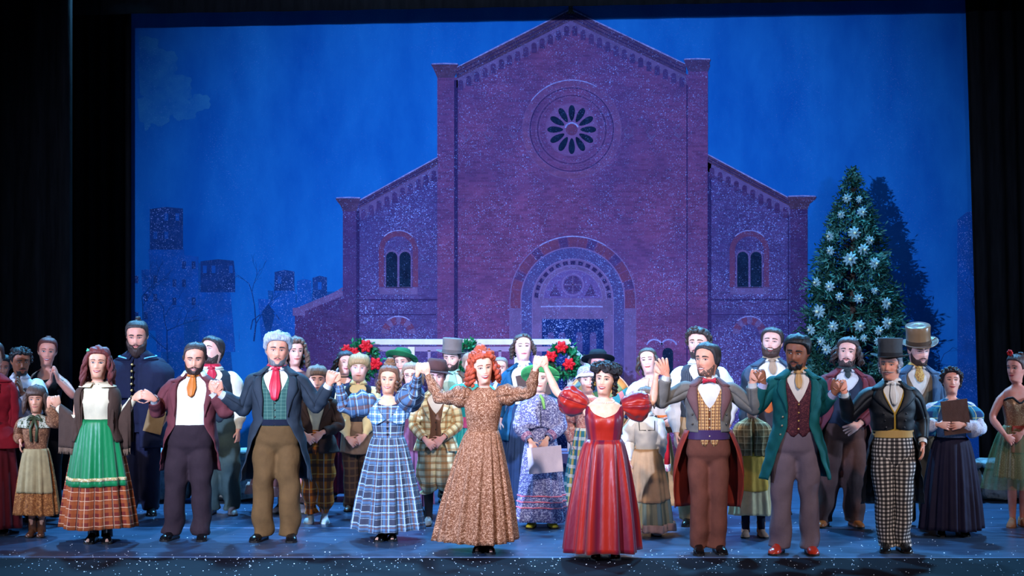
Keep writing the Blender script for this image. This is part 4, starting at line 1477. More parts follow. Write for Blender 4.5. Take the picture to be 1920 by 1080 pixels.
roofline([(1327, 290), (1480, 372)], 14, 18, 10, 9, 20)
b = PB(); b.poly([(1062, 26), (1066, 20), (1066, 8), (1060, 6), (1066, 2), (1066, -8), (1074, -8), (1074, 2), (1080, 6), (1074, 8), (1074, 20), (1079, 26)], 6.3); b.done('painted_finial', M_gold)
# rose window
RC = (1072, 243)
b = PB(); b.ring(*RC, 80, 92, 5.0, n=72); b.done('painted_rose_ring', paint('painted_rose_brick', (116, 70, 104), (92, 58, 98), 8, brick=.5, sp=.7))
b = PB()
for rr, wd in ((92.5, 1.8), (80, 1.4), (67, 1.2), (61, 1.1), (49, 1.6)): b.ring(*RC, rr - wd / 2, rr + wd / 2, 5.5, n=72)
b.done('painted_rose_mouldings', paint('painted_rose_moulding', (108, 76, 120), (92, 62, 106), 8, sp=.4))
b = PB()
for rr, wd in ((78, 1.3), (64, 1.0)): b.ring(*RC, rr - wd / 2, rr + wd / 2, 5.6, n=72)
b.done('painted_shadow_rings', M_line)
b = PB(); b.ring(*RC, 0.5, 48, 5.2, n=60); b.done('painted_tracery', paint('painted_tracery', (112, 78, 124), (96, 66, 112), 8, sp=.4))
for k in range(12):
    a = PI / 2 + k * PI / 6; b = PB(); pts = []
    for x in np.linspace(0, 2 * PI, 18, endpoint=False):
        rr = 31 + 15 * math.cos(x); wv = math.sin(x) * (4.2 + 3.2 * (rr - 16) / 30)
        pts.append((RC[0] + math.cos(a) * rr - math.sin(a) * wv, RC[1] - math.sin(a) * rr - math.cos(a) * wv))
    b.poly(pts, 5.9); b.done('painted_rose_pane', M_dark)
b = PB(); b.ring(*RC, 0.5, 11, 6.0, n=24); b.done('painted_rose_hub', M_red)
b = PB(); b.ring(*RC, 11, 14, 6.1, 20, 165, n=24); b.ring(*RC, 92, 93.8, 6.1, 60, 145, n=30); b.done('painted_snow_edge', M_snow)
for cx, cy in ((917, 257), (962, 252), (874, 258), (1178, 252), (1221, 254), (1272, 251)):
    b = PB(); b.line([(cx - 7, cy), (cx, cy + 8), (cx + 7, cy)], 2.4, 5.7); b.line([(cx - 9, cy - 6), (cx, cy - 17), (cx + 9, cy - 6), (cx, cy + 4), (cx - 9, cy - 6)], 1.6, 5.7)
    b.done('painted_diamond', M_stone)
# aisle windows
for cx in (747, 1405):
    b = PB(); b.ring(cx, 470, 27, 37, 3.6, 0, 180, n=24); b.poly(rect(cx - 37, 470, cx - 27, 538), 3.6); b.poly(rect(cx + 27, 470, cx + 37, 538), 3.6); b.done('painted_window_arch', M_red)
    b = PB(); b.poly(arch_pts(cx - 12.5, 25, 468, 540), 4.2); b.poly(arch_pts(cx + 12.5, 25, 468, 540), 4.2); b.poly(rect(cx - 36, 539, cx + 36, 552), 4.2); b.done('painted_window_frame', M_stone)
    for dx in (-12.5, 12.5):
        b = PB(); b.poly(arch_pts(cx + dx, 21, 472, 538), 4.8); b.done('painted_window', M_dark)
    b = PB(); b.ring(cx, 470, 37, 38.8, 4.5, 45, 135, n=20); b.ring(cx, 626, 32, 34, 4.5, 50, 130, n=16); b.done('painted_snow_edge', M_snow)
    for k in range(9):
        b = PB(); b.ring(cx, 626, 18, 32, 3.8, k * 20, k * 20 + 19, n=4); b.done('painted_voussoir', M_stone if k % 2 == 0 else M_red)
    b = PB(); x0, x1 = (674, 820) if cx < 1000 else (1333, 1480); b.line([(x0, 562), (x1, 562)], 3, 4.4); b.line([(x0, 590), (x1, 590)], 1.5, 4.4); b.done('painted_string_course', M_line)
# portal
PCX, PCY = 1074, 561
for k in range(19):
    a0 = k * 180 / 19; b = PB(); b.ring(PCX, PCY, 97, 117, 5.0, a0 + .5, a0 + 180 / 19 - .5, n=4); b.done('painted_voussoir', (M_red, M_brickd)[k % 3 == 1])
b = PB(); b.poly(rect(957, 561, 977, 600), 5.0); b.poly(rect(1171, 561, 1191, 600), 5.0); b.done('painted_arch_foot', M_red)
b = PB(); b.ring(PCX, PCY, 76, 97, 5.2, 0, 180, n=40); b.poly(rect(977, 561, 998, 900), 5.2); b.poly(rect(1150, 561, 1171, 900), 5.2); b.done('painted_arch_band', M_band)
b = PB(); b.ring(PCX, PCY, 0.5, 76, 5.1, 0, 180, n=40); b.poly(rect(998, 561, 1150, 900), 5.1); b.done('painted_tympanum', M_stone)
for k in range(15):
    a0 = k * 12; b = PB(); b.ring(PCX, PCY, 65, 72, 5.6, a0 + 2, a0 + 9.5, n=4); b.done('painted_arch_block', M_line)
b = PB()
for rr, wd in ((117.5, 1.8), (97, 2.2), (75.5, 2), (63, 1.8), (55, 1.6)): b.ring(PCX, PCY, rr - wd / 2, rr + wd / 2, 5.7, 0, 180, n=44)
b.ring(PCX, 534, 19, 21, 5.7, n=30)
for dx in (-118, -97, -76, 76, 97, 118): b.line([(PCX + dx, 561), (PCX + dx, 900)], 1.6, 5.7)
b.done('painted_mouldings', paint('painted_pale_moulding', (112, 92, 144), (94, 80, 130), 8, sp=.3))
b = PB(); b.ring(PCX, PCY - 2, 0.5, 54, 5.4, 0, 180, n=36); b.done('painted_tympanum_field', paint('painted_relief', (92, 72, 128), (76, 62, 120), 14, sp=.6))
b = PB(); b.ring(PCX, 534, 0.5, 17, 5.6, n=24); b.poly([(1030, 555), (1040, 532), (1052, 555)], 5.6); b.poly([(1096, 555), (1108, 532), (1118, 555)], 5.6); b.done('painted_relief', M_brickd)
b = PB(); b.line([(PCX, 518), (PCX, 550)], 2, 5.9); b.line([(PCX - 16, 534), (PCX + 16, 534)], 2, 5.9); b.done('painted_cross', M_stone)
b = PB(); b.poly(rect(1008, 574, 1140, 598), 5.9); b.done('painted_lintel', M_stone)
b = PB(); b.line([(1014, 575), (1060, 574), (1130, 575)], 2.5, 6.2); b.ring(PCX, PCY, 117, 119, 6.2, 58, 122, n=24); b.done('painted_snow_edge', M_snow)
b = PB(); b.poly(rect(1016, 598, 1132, 900), 6.0); b.done('painted_doorway', M_door)
for x in (1033, 1054, 1086, 1112):
    b = PB(); b.poly([(x - 6, 660), (x - 6, 628), (x - 4, 623), (x + 4, 623), (x + 6, 628), (x + 6, 660)], 6.3); b.done('painted_door_panel', M_band)
for x0 in (956, 1171):
    b = PB(); b.poly(rect(x0, 578, x0 + 21, 900), 6.0); b.done('painted_jamb', M_stone)
# small twin arch right of the portal
b = PB(); b.poly(arch_pts(1252, 20, 652, 720), 5.5); b.done('painted_window', M_dark)
b = PB(); b.ring(1227, 652, 14, 17, 5.6, 20, 160, n=14); b.ring(1254, 652, 14, 17, 5.6, 20, 160, n=14); b.done('painted_snow_edge', M_snow)

# ------------------------------------------------------------------ cast helpers
def hold(pl, pr, px, py, Y=None, mode='up', gap=5, cl=1.05, polez=-1.0):
    """two neighbours hold hands at a photograph pixel"""
    Y = (pl.Y + pr.Y) / 2 - .10 if Y is None else Y
    for p, sx, dx in ((pl, 1, -gap), (pr, -1, gap)):
        h = p.loc_of(px + dx, py, Y - p.Y)
        if mode == 'up': u, n = (sx * .25, -.25, .9), (-sx * .3, -1, .2)
        else: u, n = (sx * .75, -.35, .45), (sx * -.3, -1, .35)
        p.arm(sx, h, u, n, curl=cl, pole=(.55, .15, polez))

def raise_hand(p, sx, px, py, dy=-.12, u=None, n=None, curl=.9, pole=(.55, .15, -1), **k):
    p.arm(sx, p.loc_of(px, py, dy), u or (sx * .25, -.25, .9), n or (-sx * .2, -1, .2), curl=curl, pole=pole, **k)

def hang(p, sx, px=None, py=None, dy=-.04, curl=.35):
    h = p.loc_of(px, py, dy) if px is not None else p.bend(np.array([sx * (.245 + .1 * p.girth), -.03, .80]))
    p.arm(sx, h, (sx * .03, -.14, -1), (sx, -.25, 0), curl=curl, pole=(.35, .9, 0))

def clasp(p, px, py, dy=-.20, sep=.030, u=(.70, -.12, -.55), curl=.7):
    for sx in (-1, 1):
        h = p.loc_of(px, py, dy) + np.array([sx * sep, 0 if sx > 0 else -.012, .012 * sx])
        p.arm(sx, h, (-sx * u[0], u[1], u[2]), (sx * .15, -1, .35), curl=curl, pole=(1, .55, -.45))

def clap(p, px, py, dy=-.30):
    for sx in (-1, 1):
        h = p.loc_of(px, py, dy) + np.array([sx * .024, 0, 0])
        p.arm(sx, h, (-sx * .12, -.45, .85), (sx, -.1, .1), curl=.12, pole=(.8, .3, -1), spread=.06)

def armdrape(p, mat, hem, fringe=None, name='shawl', ends=(1.9, 1.9)):
    """wide shawl lying over both arms and hanging down; hem(sx, k) -> z of the front edge, k 0 neck..1 wrist"""
    b = MB(); bf = MB()
    for sx in (-1, 1):
        t = np.linspace(-.3, ends[0] if sx < 0 else ends[1], 30)
        C_ = p.armpath(sx, t); r = p.arm_r(np.clip(t, -.3, 2), p.fem) + .020
        # inner start reaches towards the neck
        k0 = np.clip((.25 - t) / .55, 0, 1)
        C_[:, 0] += sx * .012 * k0; C_[:, 2] += .010 * k0
        k = np.linspace(0, 1, 30); G = []
        for i in range(30):
            zf = hem(sx, k[i]); c = C_[i]
            drop = max(c[2] - zf, .05)
            col = []
            for w_ in np.linspace(0, 1, 12):     # front hem -> top
                z = zf + drop * w_
                yy = c[1] - r[i] * (1.0 + .35 * (1 - w_)) + .012 * math.sin(i * .9 + w_ * 2) * (1 - w_) - .03 * (1 - k[i])
                col.append((c[0] + .012 * math.sin(i * 1.3) * (1 - w_), min(yy, -.125 if k[i] < .25 and w_ < .75 else yy), z))
            for a in np.linspace(.15, 1, 5) * PI:
                col.append((c[0], c[1] - r[i] * math.cos(a), c[2] + r[i] * math.sin(a)))
            for w_ in np.linspace(.1, 1, 6):
                col.append((c[0], max(c[1] + r[i], .10 * (1 - k[i])) + .03 * w_, c[2] - drop * .9 * w_))
            G.append(col)
        G = np.array(G)
        b.grid(G, flip=sx > 0)
        if fringe:
            e = G[:, 0]
            for i in range(29):
                for f in (0, .33, .66):
                    p0 = e[i] * (1 - f) + e[i + 1] * f
                    bf.tube([p0, p0 + (0, -.002, -.03), p0 + (.006 * math.sin(i * 5 + f * 9), 0, -.06)], [.0045, .004, .002], 4)
    # yoke over the shoulders and back, open at the front
    zs = np.linspace(1.452, .92, 24)
    torso_grid(p, b, zs, np.interp(zs, [.92, 1.30, 1.40, 1.452], [.075, .050, .034, .020]), np.interp(zs, [.92, 1.15, 1.30, 1.42, 1.452], [.80, .62, .64, .70, .85]), C=60)
    o = b.build(name, mat, p.root, solid=.006)
    if fringe: bf.build('fringe', fringe, o)['kind'] = 'stuff'
    return o

WHITE = (226, 220, 214)
def shirtm(c=WHITE): return fab(c, .8, .10)
BLACKSHOE = plain((14, 12, 14), .22, .5, name='black_leather')
FRONT = 'front line of performers holding hands'
BACK = 'performers standing behind the front line'

# ================================================================== front line
F1 = Person('smiling woman with long auburn hair in a fringed brown shawl and green apron', 184, 1017, 650, fem=True, girth=.06, lean=-.005, skin=(236, 172, 138), head=(4, 0, 2), jaw=1.06, group=FRONT, feet={-1: (-.05, 0, -8), 1: (.075, 0, 10)})
F2 = Person('stocky bearded man in a maroon tailcoat with an orange neckerchief', 352, 1011, 637, girth=.20, lean=.06, skin=(236, 168, 138), head=(4, 12, 0), jaw=1.10, group=FRONT, feet={-1: (-.13, 0, -22), 1: (.125, .0, 6)})
F3 = Person('tall grey-haired man in a dark frock coat, green waistcoat and red cravat', 519, 1013, 621, girth=.14, skin=(236, 160, 130), head=(6, 4, 2), jaw=1.10, group=FRONT, feet={-1: (-.125, 0, -20), 1: (.115, 0, 8)})
F4 = Person('woman in a blue plaid gown with puffed sleeves, her hands raised', 728, 1013, 684, fem=True, girth=.16, skin=(240, 180, 146), head=(-4, 2, 3), jaw=1.06, group=FRONT, feet={-1: (-.055, -.02, -20), 1: (.045, .03, 0)})
F5 = Person('laughing woman with red ringlets in a brown printed gown', 900, 1036, 660, fem=True, skin=(246, 188, 160), head=(10, -2, -7), lean=.035, group=FRONT, feet={-1: (.0, .05, -10), 1: (.075, 0, 8)})
F6 = Person('dark-haired woman in a shining red satin gown, arms raised', 1133, 1047, 682, fem=True, girth=.14, skin=(244, 188, 160), head=(-16, -3, 5), group=FRONT, feet={-1: (-.065, 0, -8), 1: (.085, 0, 6)})
F7 = Person('man in a brown-lapelled grey tailcoat with a red bow tie', 1328, 1037, 641, skin=(236, 168, 140), head=(-34, -2, 0), lean=.0, group=FRONT, feet={-1: (-.075, 0, -6), 1: (.085, .03, 10)})
F8 = Person('man in a long teal coat with a burgundy waistcoat and red shoes', 1491, 1037, 623, girth=.04, skin=(146, 90, 64), head=(-20, 8, 4), lean=.015, jaw=1.06, group=FRONT, feet={-1: (-.125, 0, -24), 1: (.12, 0, 4)})
F9 = Person('older man in a tall grey-black top hat and black and white checked trousers', 1676, 1033, 650, girth=.02, lean=-.02, skin=(232, 160, 132), head=(-24, 2, 0), group=FRONT, feet={-1: (-.07, 0, -10), 1: (.07, 0, 10)})
G1 = Person('small girl in a cream apron beside the brown-shawled woman', 68, 1006, 727, fem=True, hs=1.26, skin=(226, 160, 126), head=(4, 4, 0), feet={-1: (-.05, 0, -6), 1: (.055, 0, 6)})

hold(G1, F1, 99, 748, mode='up')
hold(F1, F2, 268, 740, mode='side')
hold(F2, F3, 404, 722, mode='up', gap=4)
hold(F3, F4, 626, 704, mode='up')
hold(F4, F5, 792, 686, mode='up')
hold(F5, F6, 1014, 674, mode='up')
hold(F6, F7, 1240, 688, mode='up')
F7.arms[-1].update(curl=.25, spread=.2)
hold(F7, F8, 1421, 702, mode='up')
hold(F8, F9, 1574, 720, mode='up')
hang(F9, 1, 1731, 848)
hang(G1, -1, 38, 840)

# --- woman in the brown shawl
F1.body(); F1.face(lips=(190, 70, 70), smile=.8, mouth=.25, brow=(80, 40, 30))
F1.hair((112, 46, 42), 'long', thick=.022, length=.215, n=64, rad=.013, wave=.012, front=.80, seed=1, lump=.004)
F1.shirt(shirtm((232, 212, 176)), z1=1.02, name='blouse', collar=False, sleeves=False)
for sx in (-1, 1):
    b = MB(); sleeve(F1, b, sx, .012, t0=.75, t1=1.98, wr=.004); b.build('blouse_sleeve', shirtm((232, 212, 176)), F1.root)
F1.collar(shirtm((232, 212, 176)), z0=1.43, z1=1.452, ph=.20, flare=.020, name='blouse_collar')
sk = Skirt(F1, zw=1.12, zh=.150, rx=.345, ry=.31, n=13, amp=.022, pw=.75)
sk.build(plaid((118, 40, 30), [(0, .075, .028, 0, (170, 84, 40), .7), (1, .075, .028, 0, (170, 84, 40), .7), (0, .075, .008, .55, (226, 170, 130), .75), (1, .075, .008, .55, (226, 170, 130), .75), (0, .15, .010, .3, (60, 22, 26), .8)]))
sk.apron(satin((14, 128, 70), (6, 78, 44), .42, 'green_apron'), half=1.15, v1=.61, band=(printed((206, 176, 110), [(240, 225, 190), (150, 60, 40)], 60), [(.53, .56)]))
armdrape(F1, fab((74, 52, 42), .9, .2), lambda sx, k: (.86 - .02 * math.sin(k * 3)) if sx > 0 else .86 + .0 * k, fringe=fab((120, 92, 74)), ends=(1.9, 1.9))
F1.shoes(BLACKSHOE, boot=.14, name='boot', L=.24)
b = MB(); c = F1.head_pt(-.9, .86, .03)
for k in range(6): b.ball(c + rng.normal(0, .008, 3), .008, 6, 4)
b.build('hair_ornament', plain((90, 190, 140), .4, name='hair_clip'), F1.root, fn=lambda V: F1.HP(V))

# --- girl at the far left
G1.body(); G1.face(smile=.4, makeup=False, brow=(70, 45, 35)); G1.hair((84, 56, 42), 'bob', thick=.018, front=.66, length=.165, n=60, rad=.014, seed=4)
G1.bodice(printed((120, 74, 50), [(190, 130, 90), (70, 40, 34)], 70), ztop=1.44, z1=1.0, prof=[(-.28, .01), (.3, .03), (1.8, .03), (1.95, .006)])
G1.shawl(printed((196, 188, 164), [(60, 76, 50), (150, 120, 90)], 40), zhem=1.30, off=.020, spread=.03, open_=.25, name='collar_cape')
sk = Skirt(G1, zw=1.05, zh=.27, rx=.27, ry=.24, n=11, amp=.018, pw=.7)
sk.build(printed((150, 88, 44), [(200, 130, 70), (90, 50, 34)], 46))
sk.apron(fab((176, 152, 108)), half=1.0, v1=.66)
b = MB(); 
for sx in (-1, 1):
    b.tube([G1.torso(0, 1.42, .04), G1.torso(sx * .25, 1.44, .06), G1.torso(sx * .4, 1.40, .05), G1.torso(0, 1.41, .045)], [.02, .026, .024, .012], 6)
    b.tube([G1.torso(0, 1.41, .04), G1.torso(sx * .15, 1.30, .04), G1.torso(sx * .12, 1.14, .045)], [.016, .018, .016], 6)
b.build('ribbon_bow', satin((70, 78, 44), (40, 48, 30), .4), G1.root)
G1.shoes(plain((92, 54, 34), .35, name='brown_leather'), boot=.16, name='boot', L=.25)

# --- maroon coat
F2.body(); F2.face(smile=.1, mouth=.15, makeup=False, squint=.5, brow=(60, 40, 32)); F2.hair((62, 46, 42), thick=.009, front=.87, side=.42)
F2.beard((60, 40, 34), .006, top=.17, cheek=.22, side=.46)
o = F2.shirt(shirtm((236, 226, 208)), z1=1.0, sleeves=False, collar=False); F2.collar(shirtm((236, 226, 208)), ph=.62, flare=.022)
F2.cravat(satin((206, 112, 34), (150, 70, 20), .5), 'ascot', drop=.17, w=.042)
F2.trousers(fab((50, 34, 40)), waist=1.03, thigh=.106, knee=.088, hem=.088, baggy=.010)
F2.coat(fab((108, 52, 56), .8, .18), zhem=.60, front=((1.44, .62), (1.36, .56), (1.2, .52), (1.02, .60), (.9, .95), (.75, 1.35), (.60, 1.75)), lapw=.42, lapz=(1.41, 1.10), cuffs=shirtm(), flare=.06)
F2.shoes(BLACKSHOE)

# --- grey haired man in the frock coat
F3.body(); F3.face(smile=.3, makeup=False, squint=.45, brow=(60, 56, 56)); F3.hair((170, 172, 178), thick=.030, front=.80, lump=.006, side=.56, back=.02, part=.25, seed=8)
F3.beard((120, 116, 116), .0025, top=.10, cheek=.2, stache=False, width=1.2); F3.moustache((70, 62, 60), w=.026, r=.005)
F3.shirt(shirtm(), sleeves=False); F3.cravat(satin((206, 30, 58), (140, 10, 40), .45), 'ascot', drop=.25, w=.050)
F3.vest(plaid((52, 88, 80), [(0, .03, .003, 0, (120, 150, 130), .5), (1, .03, .003, 0, (120, 150, 130), .5)]), vz=1.20, z1=.98, point=.0, buttons=4)
F3.trousers(fab((104, 74, 42)), waist=1.03, thigh=.104, knee=.086, hem=.088, baggy=.012)
b = MB(); torso_grid(F3, b, np.linspace(1.035, .985, 4), .020, 0); b.build('waistband', fab((22, 26, 44)), F3.root)
F3.coat(fab((44, 52, 62), .75, .2), zhem=.50, front=((1.44, .66), (1.36, .50), (1.2, .40), (1.02, .46), (.85, .85), (.70, 1.10), (.50, 1.45)), lapw=.46, lapz=(1.41, 1.06), cuffs=shirtm(), flare=.09)
F3.shoes(BLACKSHOE)

# --- blue plaid gown
PL4 = plaid((60, 64, 82), [(0, .13, .055, 0, (88, 126, 166), .6), (1, .13, .055, 0, (88, 126, 166), .6), (0, .13, .009, .62, (170, 192, 212), .65), (1, .13, .009, .62, (170, 192, 212), .65), (0, .13, .014, .80, (96, 66, 60), .8), (1, .13, .014, .80, (96, 66, 60), .8), (0, .065, .004, .2, (190, 210, 226), .6), (1, .065, .004, .2, (190, 210, 226), .6)])
F4.body(); F4.face(lips=(190, 70, 70), smile=1.0, mouth=.35, brow=(86, 56, 40)); F4.hair((122, 80, 58), thick=.018, front=.82, side=.40, part=.01, seed=5)
F4.bun((132, 88, 58), z=.245, y=.035, r=.050, curls=10, seed=2, spread=.05)
F4.curls((110, 70, 48), [(-1.15, .46), (-1.3, .40), (1.15, .46), (1.3, .40), (-1.5, .42), (1.5, .42)], r=.016, length=.115)
F4.bodice(PL4, z1=1.0, neck=neckline(1.36, 1.415, 1.43, .9), prof=[(-.28, .01), (-.05, .045), (.35, .085), (.75, .070), (1.0, .028), (1.4, .018), (1.95, .010)], wr=.012)
F4.shawl(plaid((104, 144, 184), [(0, .075, .012, 0, (216, 230, 240), .8), (1, .075, .012, 0, (216, 230, 240), .8), (0, .075, .012, .5, (70, 96, 132), .7), (1, .075, .012, .5, (70, 96, 132), .7)]), zhem=1.245, off=.020, spread=.012, open_=lambda q: .62 * (1 - q) ** 1.0 + .02, ztop=1.425, name='bertha_collar', frontdrop=.07)
for z in (1.20, 1.14, 1.08, 1.02):
    b = MB(); b.ball(F4.torso(0, z, .016), .012, 8, 5, sc=(1, .6, 1)); b.build('button', plain((20, 18, 24), .3, name='dark_button'), F4.root)
sk = Skirt(F4, zw=1.045, zh=.12, rx=.365, ry=.33, n=14, amp=.030, pw=.78, cx=0.0)
sk.build(PL4)
F4.shoes(BLACKSHOE, boot=.14, name='boot', L=.24)

# --- brown printed gown
PR5 = printed((116, 70, 46), [(214, 166, 136), (76, 44, 32), (176, 112, 70)], 78, fill=.46)
F5.body(); F5.face(lips=(200, 40, 50), smile=1.0, mouth=.85, squint=.55, brow=(120, 56, 34))
F5.hair((186, 74, 44), 'ringlets', thick=.022, front=.83, side=.5, length=.135, n=46, rad=.0165, wave=.014, seed=6)
F5.bun((190, 82, 50), z=.238, y=.03, r=.060, curls=26, seed=3, spread=.085, cr=.019)
F5.bodice(PR5, z1=1.055, ztop=1.455, point=.07, prof=[(-.28, .012), (-.02, .040), (.25, .052), (.45, .022), (1.0, .014), (1.95, .008)], wr=.009)
b = MB()   # ruffle along each shoulder and a gathered yoke
for sx in (-1, 1):
    q = np.linspace(0, 1, 24); c = F5.armpath(sx, np.full(24, .18)); 
    a = q * 1.5 * PI - .2
    S_ = F5.arms[sx]['S']
    P0 = S_ + np.stack([np.full(24, -sx * .004), -.066 * np.cos(a), .070 * np.sin(a)], -1)
    P1 = S_ + np.stack([sx * (.028 + .006 * np.sin(q * 40)), -.088 * np.cos(a), .092 * np.sin(a) + .006 * np.cos(q * 40)], -1)
    b.grid(np.array([P0, (P0 + P1) / 2, P1]))
b.build('shoulder_ruffle', PR5, F5.root, solid=.003)
sk = Skirt(F5, zw=1.075, zh=.115, rx=.370, ry=.34, n=18, amp=.026, pw=.80, cx=-.045)
sk.build(PR5)
F5.shoes(BLACKSHOE, boot=.12, name='boot', L=.24)

# --- red satin gown
SAT = satin((172, 34, 20), (92, 10, 50), .36, 'red_satin', shot=.75)
F6.body(); F6.face(lips=(190, 30, 50), smile=.7, mouth=.75, brow=(24, 18, 18), eye=(50, 32, 26)); F6.hair((26, 20, 24), 'curly', thick=.020, front=.82, side=.42, n=60, rad=.018, lump=.004, seed=9)
F6.bun((30, 24, 28), z=.215, y=.01, r=.0, curls=64, seed=6, spread=.115, cr=.020)
F6.curls((26, 20, 24), [(1.45, .44), (1.6, .36), (-1.5, .44), (1.75, .3)], r=.015, length=.09)
F6.bodice(SAT, z1=1.075, neck=neckline(1.285, 1.385, 1.36, .95), sleeves=False, point=0.0, off=.010)
for sx in (-1, 1):
    b = MB(); sleeve(F6, b, sx, 0, t0=-.06, t1=.90, prof=[(-.06, .0), (.10, .030), (.35, .062), (.62, .074), (.78, .060), (.88, .014), (.92, .012)], wr=.007, n=48, rows=40, gather=.06, droop=.035)
    b.build('puff_sleeve', SAT, F6.root, solid=.003)
sk = Skirt(F6, zw=1.085, zh=.075, rx=.335, ry=.31, n=9, amp=.042, pw=.62, cx=-.02)
sk.build(SAT)
b = MB(); a = np.linspace(-1.9, 1.9, 30)
for i, x in enumerate(a): b.ball(F6.torso(x, 1.435 - .018 * math.cos(x), .004), .0072, 6, 4)
b.build('necklace', plain((238, 230, 214), .2, .6, name='pearl'), F6.root)
for sx in (-1, 1):
    b = MB(); c = F6.head_pt(sx * 1.42, .34, .006) + np.array([sx * .006, 0, 0]); b.ball(c, .007, 8, 5); b.ball(c - np.array([0, 0, .018]), .008, 8, 5, sc=(1, 1, 1.5)); b.build('earring', plain((214, 170, 70), .2, .5, metal=.9, name='gold'), F6.root, fn=lambda V: F6.HP(V))
F6.shoes(BLACKSHOE, boot=.10, name='boot', L=.25)

# --- bow tie man
F7.body(); F7.face(smile=.8, mouth=.45, makeup=False, brow=(48, 38, 36), squint=.35); F7.hair((58, 54, 56), thick=.016, front=.84, side=.34, part=.3, seed=3)
F7.beard((128, 94, 82), .0014, top=.13, cheek=.17, side=.42, stache=False); F7.moustache((110, 80, 70), w=.026, r=.004)
F7.shirt(shirtm(), sleeves=False); F7.cravat(satin((196, 32, 58), (140, 14, 40), .4), 'bow')
F7.trousers(fab((112, 64, 52)), waist=1.04, thigh=.092, knee=.076, hem=.080, baggy=.007)
F7.vest(plaid((214, 158, 96), [(0, .026, .011, 0, (120, 62, 40), .85), (1, .026, .011, 0, (120, 62, 40), .85), (0, .013, .003, .5, (240, 210, 160), .6)]), vz=1.235, z1=.97, point=.075, buttons=4, bcol=(220, 200, 160))
b = MB(); torso_grid(F7, b, np.linspace(1.04, .96, 4), .019, 0); b.build('cummerbund', satin((62, 34, 84), (36, 20, 56), .5), F7.root)
F7.coat(fab((116, 110, 104), .7, .18), zhem=1.02, front=((1.44, .62), (1.36, .46), (1.2, .42), (1.02, .50)), lmat=fab((112, 76, 78), .6, .15), lapw=.62, lapz=(1.43, 1.12), flare=.02, cuffs=shirtm(),
        buttons=((-.75, 1.17), (-.78, 1.09), (.75, 1.17), (.78, 1.09)), bcol=(90, 84, 80))
# long tails with a red lining showing at both sides
b = MB()
for sx in (-1, 1):
    q = np.linspace(0, 1, 20); P = []
    for k in q:
        z = 1.03 - .66 * k
        a = np.linspace(1.15 + .55 * k ** 2.0, PI - .08, 14)
        off = .03 + .075 * np.sin(min(k * 1.5, 1) * PI * .62) + .012 * np.sin(a * 9 + k * 2)
        P.append(F7.torso(sx * a, z, off))
    b.grid(np.array(P), flip=sx > 0)
o = b.build('coat_tails', fab((136, 44, 30), .6, .2), F7.root, solid=.004)
F7.shoes(BLACKSHOE)

# --- teal coat
F8.body(); F8.face(smile=.5, makeup=False, squint=.5, lips=(126, 66, 58), brow=(20, 15, 14), look=-.6); F8.hair((22, 19, 20), thick=.017, front=.80, side=.46, lump=.001)
F8.beard((22, 17, 17), .004, top=.14, cheek=.16, side=.34, width=.95)
F8.shirt(shirtm((226, 210, 196)), sleeves=False); F8.cravat(satin((198, 146, 84), (150, 100, 56), .5), 'ascot', drop=.12, w=.030)
F8.trousers(fab((112, 94, 104), .85, .12), waist=1.04, thigh=.100, knee=.080, hem=.084, baggy=.010)
F8.vest(printed((70, 28, 40), [(110, 54, 56), (40, 18, 28)], 70), vz=1.23, z1=.985, point=.05, buttons=4, bcol=(220, 170, 90), open0=.36)
F8.coat(fab((8, 84, 84), .75, .16), zhem=.60, front=((1.44, .60), (1.36, .46), (1.2, .40), (1.02, .42), (.85, .66), (.60, .92)), lapw=.42, lapz=(1.41, 1.14), flare=.08, cuffs=shirtm((200, 190, 220)), buttons=((-.62, 1.10), (-.66, 1.03), (-.7, .96)))
F8.shoes(plain((176, 44, 22), .28, .5, name='red_leather'))

# --- checked trousers and top hat
F9.body(); F9.face(smile=.5, mouth=.15, makeup=False, squint=.45, brow=(120, 112, 110)); F9.hair((128, 126, 130), thick=.010, front=.80, side=.34)
F9.hat('top', fab((60, 62, 66), .75, .15), band=fab((34, 34, 38)), tilt=(-4, 0, 0), z=.172)
F9.moustache((168, 160, 160), w=.046, drop=.006, r=.008, up=.006)
b = MB()
for sx in (-1, 1):
    for k in range(16): 
        c = F9.head_pt(sx * (1.05 + .3 * rng.random()), .22 + .26 * rng.random(), .006); b.ball(c, .011, 6, 4)
b.build('side_whiskers', hairm((150, 148, 158)), F9.root, fn=lambda V: F9.HP(V))
F9.shirt(shirtm(), sleeves=False); F9.cravat(shirtm(), 'ascot', drop=.17, w=.038)
F9.vest(fab((190, 150, 60)), vz=1.22, z1=1.00, buttons=0, point=0, open0=.34)
F9.trousers(plaid((226, 214, 206), [(0, .034, .017, 0, (26, 22, 30), .86), (1, .034, .017, 0, (26, 22, 30), .86)]), waist=1.04, thigh=.104, knee=.088, hem=.078, baggy=.009)
b = MB(); torso_grid(F9, b, np.linspace(1.055, .99, 5), .022, 0, wr=.001); b.build('sash', satin((198, 158, 92), (150, 110, 56), .5), F9.root)
F9.coat(fab((13, 13, 20), .5, .25, spec=.4), zhem=.40, front=((1.44, .60), (1.38, .42), (1.26, .16), (1.20, .03), (1.055, .03), (1.045, 1.05), (.9, 1.3), (.40, 1.75)), lapw=.62, lapz=(1.42, 1.20), flare=.06, cuffs=shirtm(), rows=60,
        buttons=((-.42, 1.20), (.42, 1.20), (-.38, 1.14), (.38, 1.14), (-.34, 1.08), (.34, 1.08)), bcol=(60, 60, 66))
F9.shoes(BLACKSHOE, boot=.10, name='boot')

# ================================================================== behind the front line
def P_(label, *a, **k):
    k.setdefault('group', BACK)
    return Person(label, *a, **k)
BROWNSHOE = plain((96, 52, 30), .35, name='brown_leather')
PALE = (238, 184, 168)

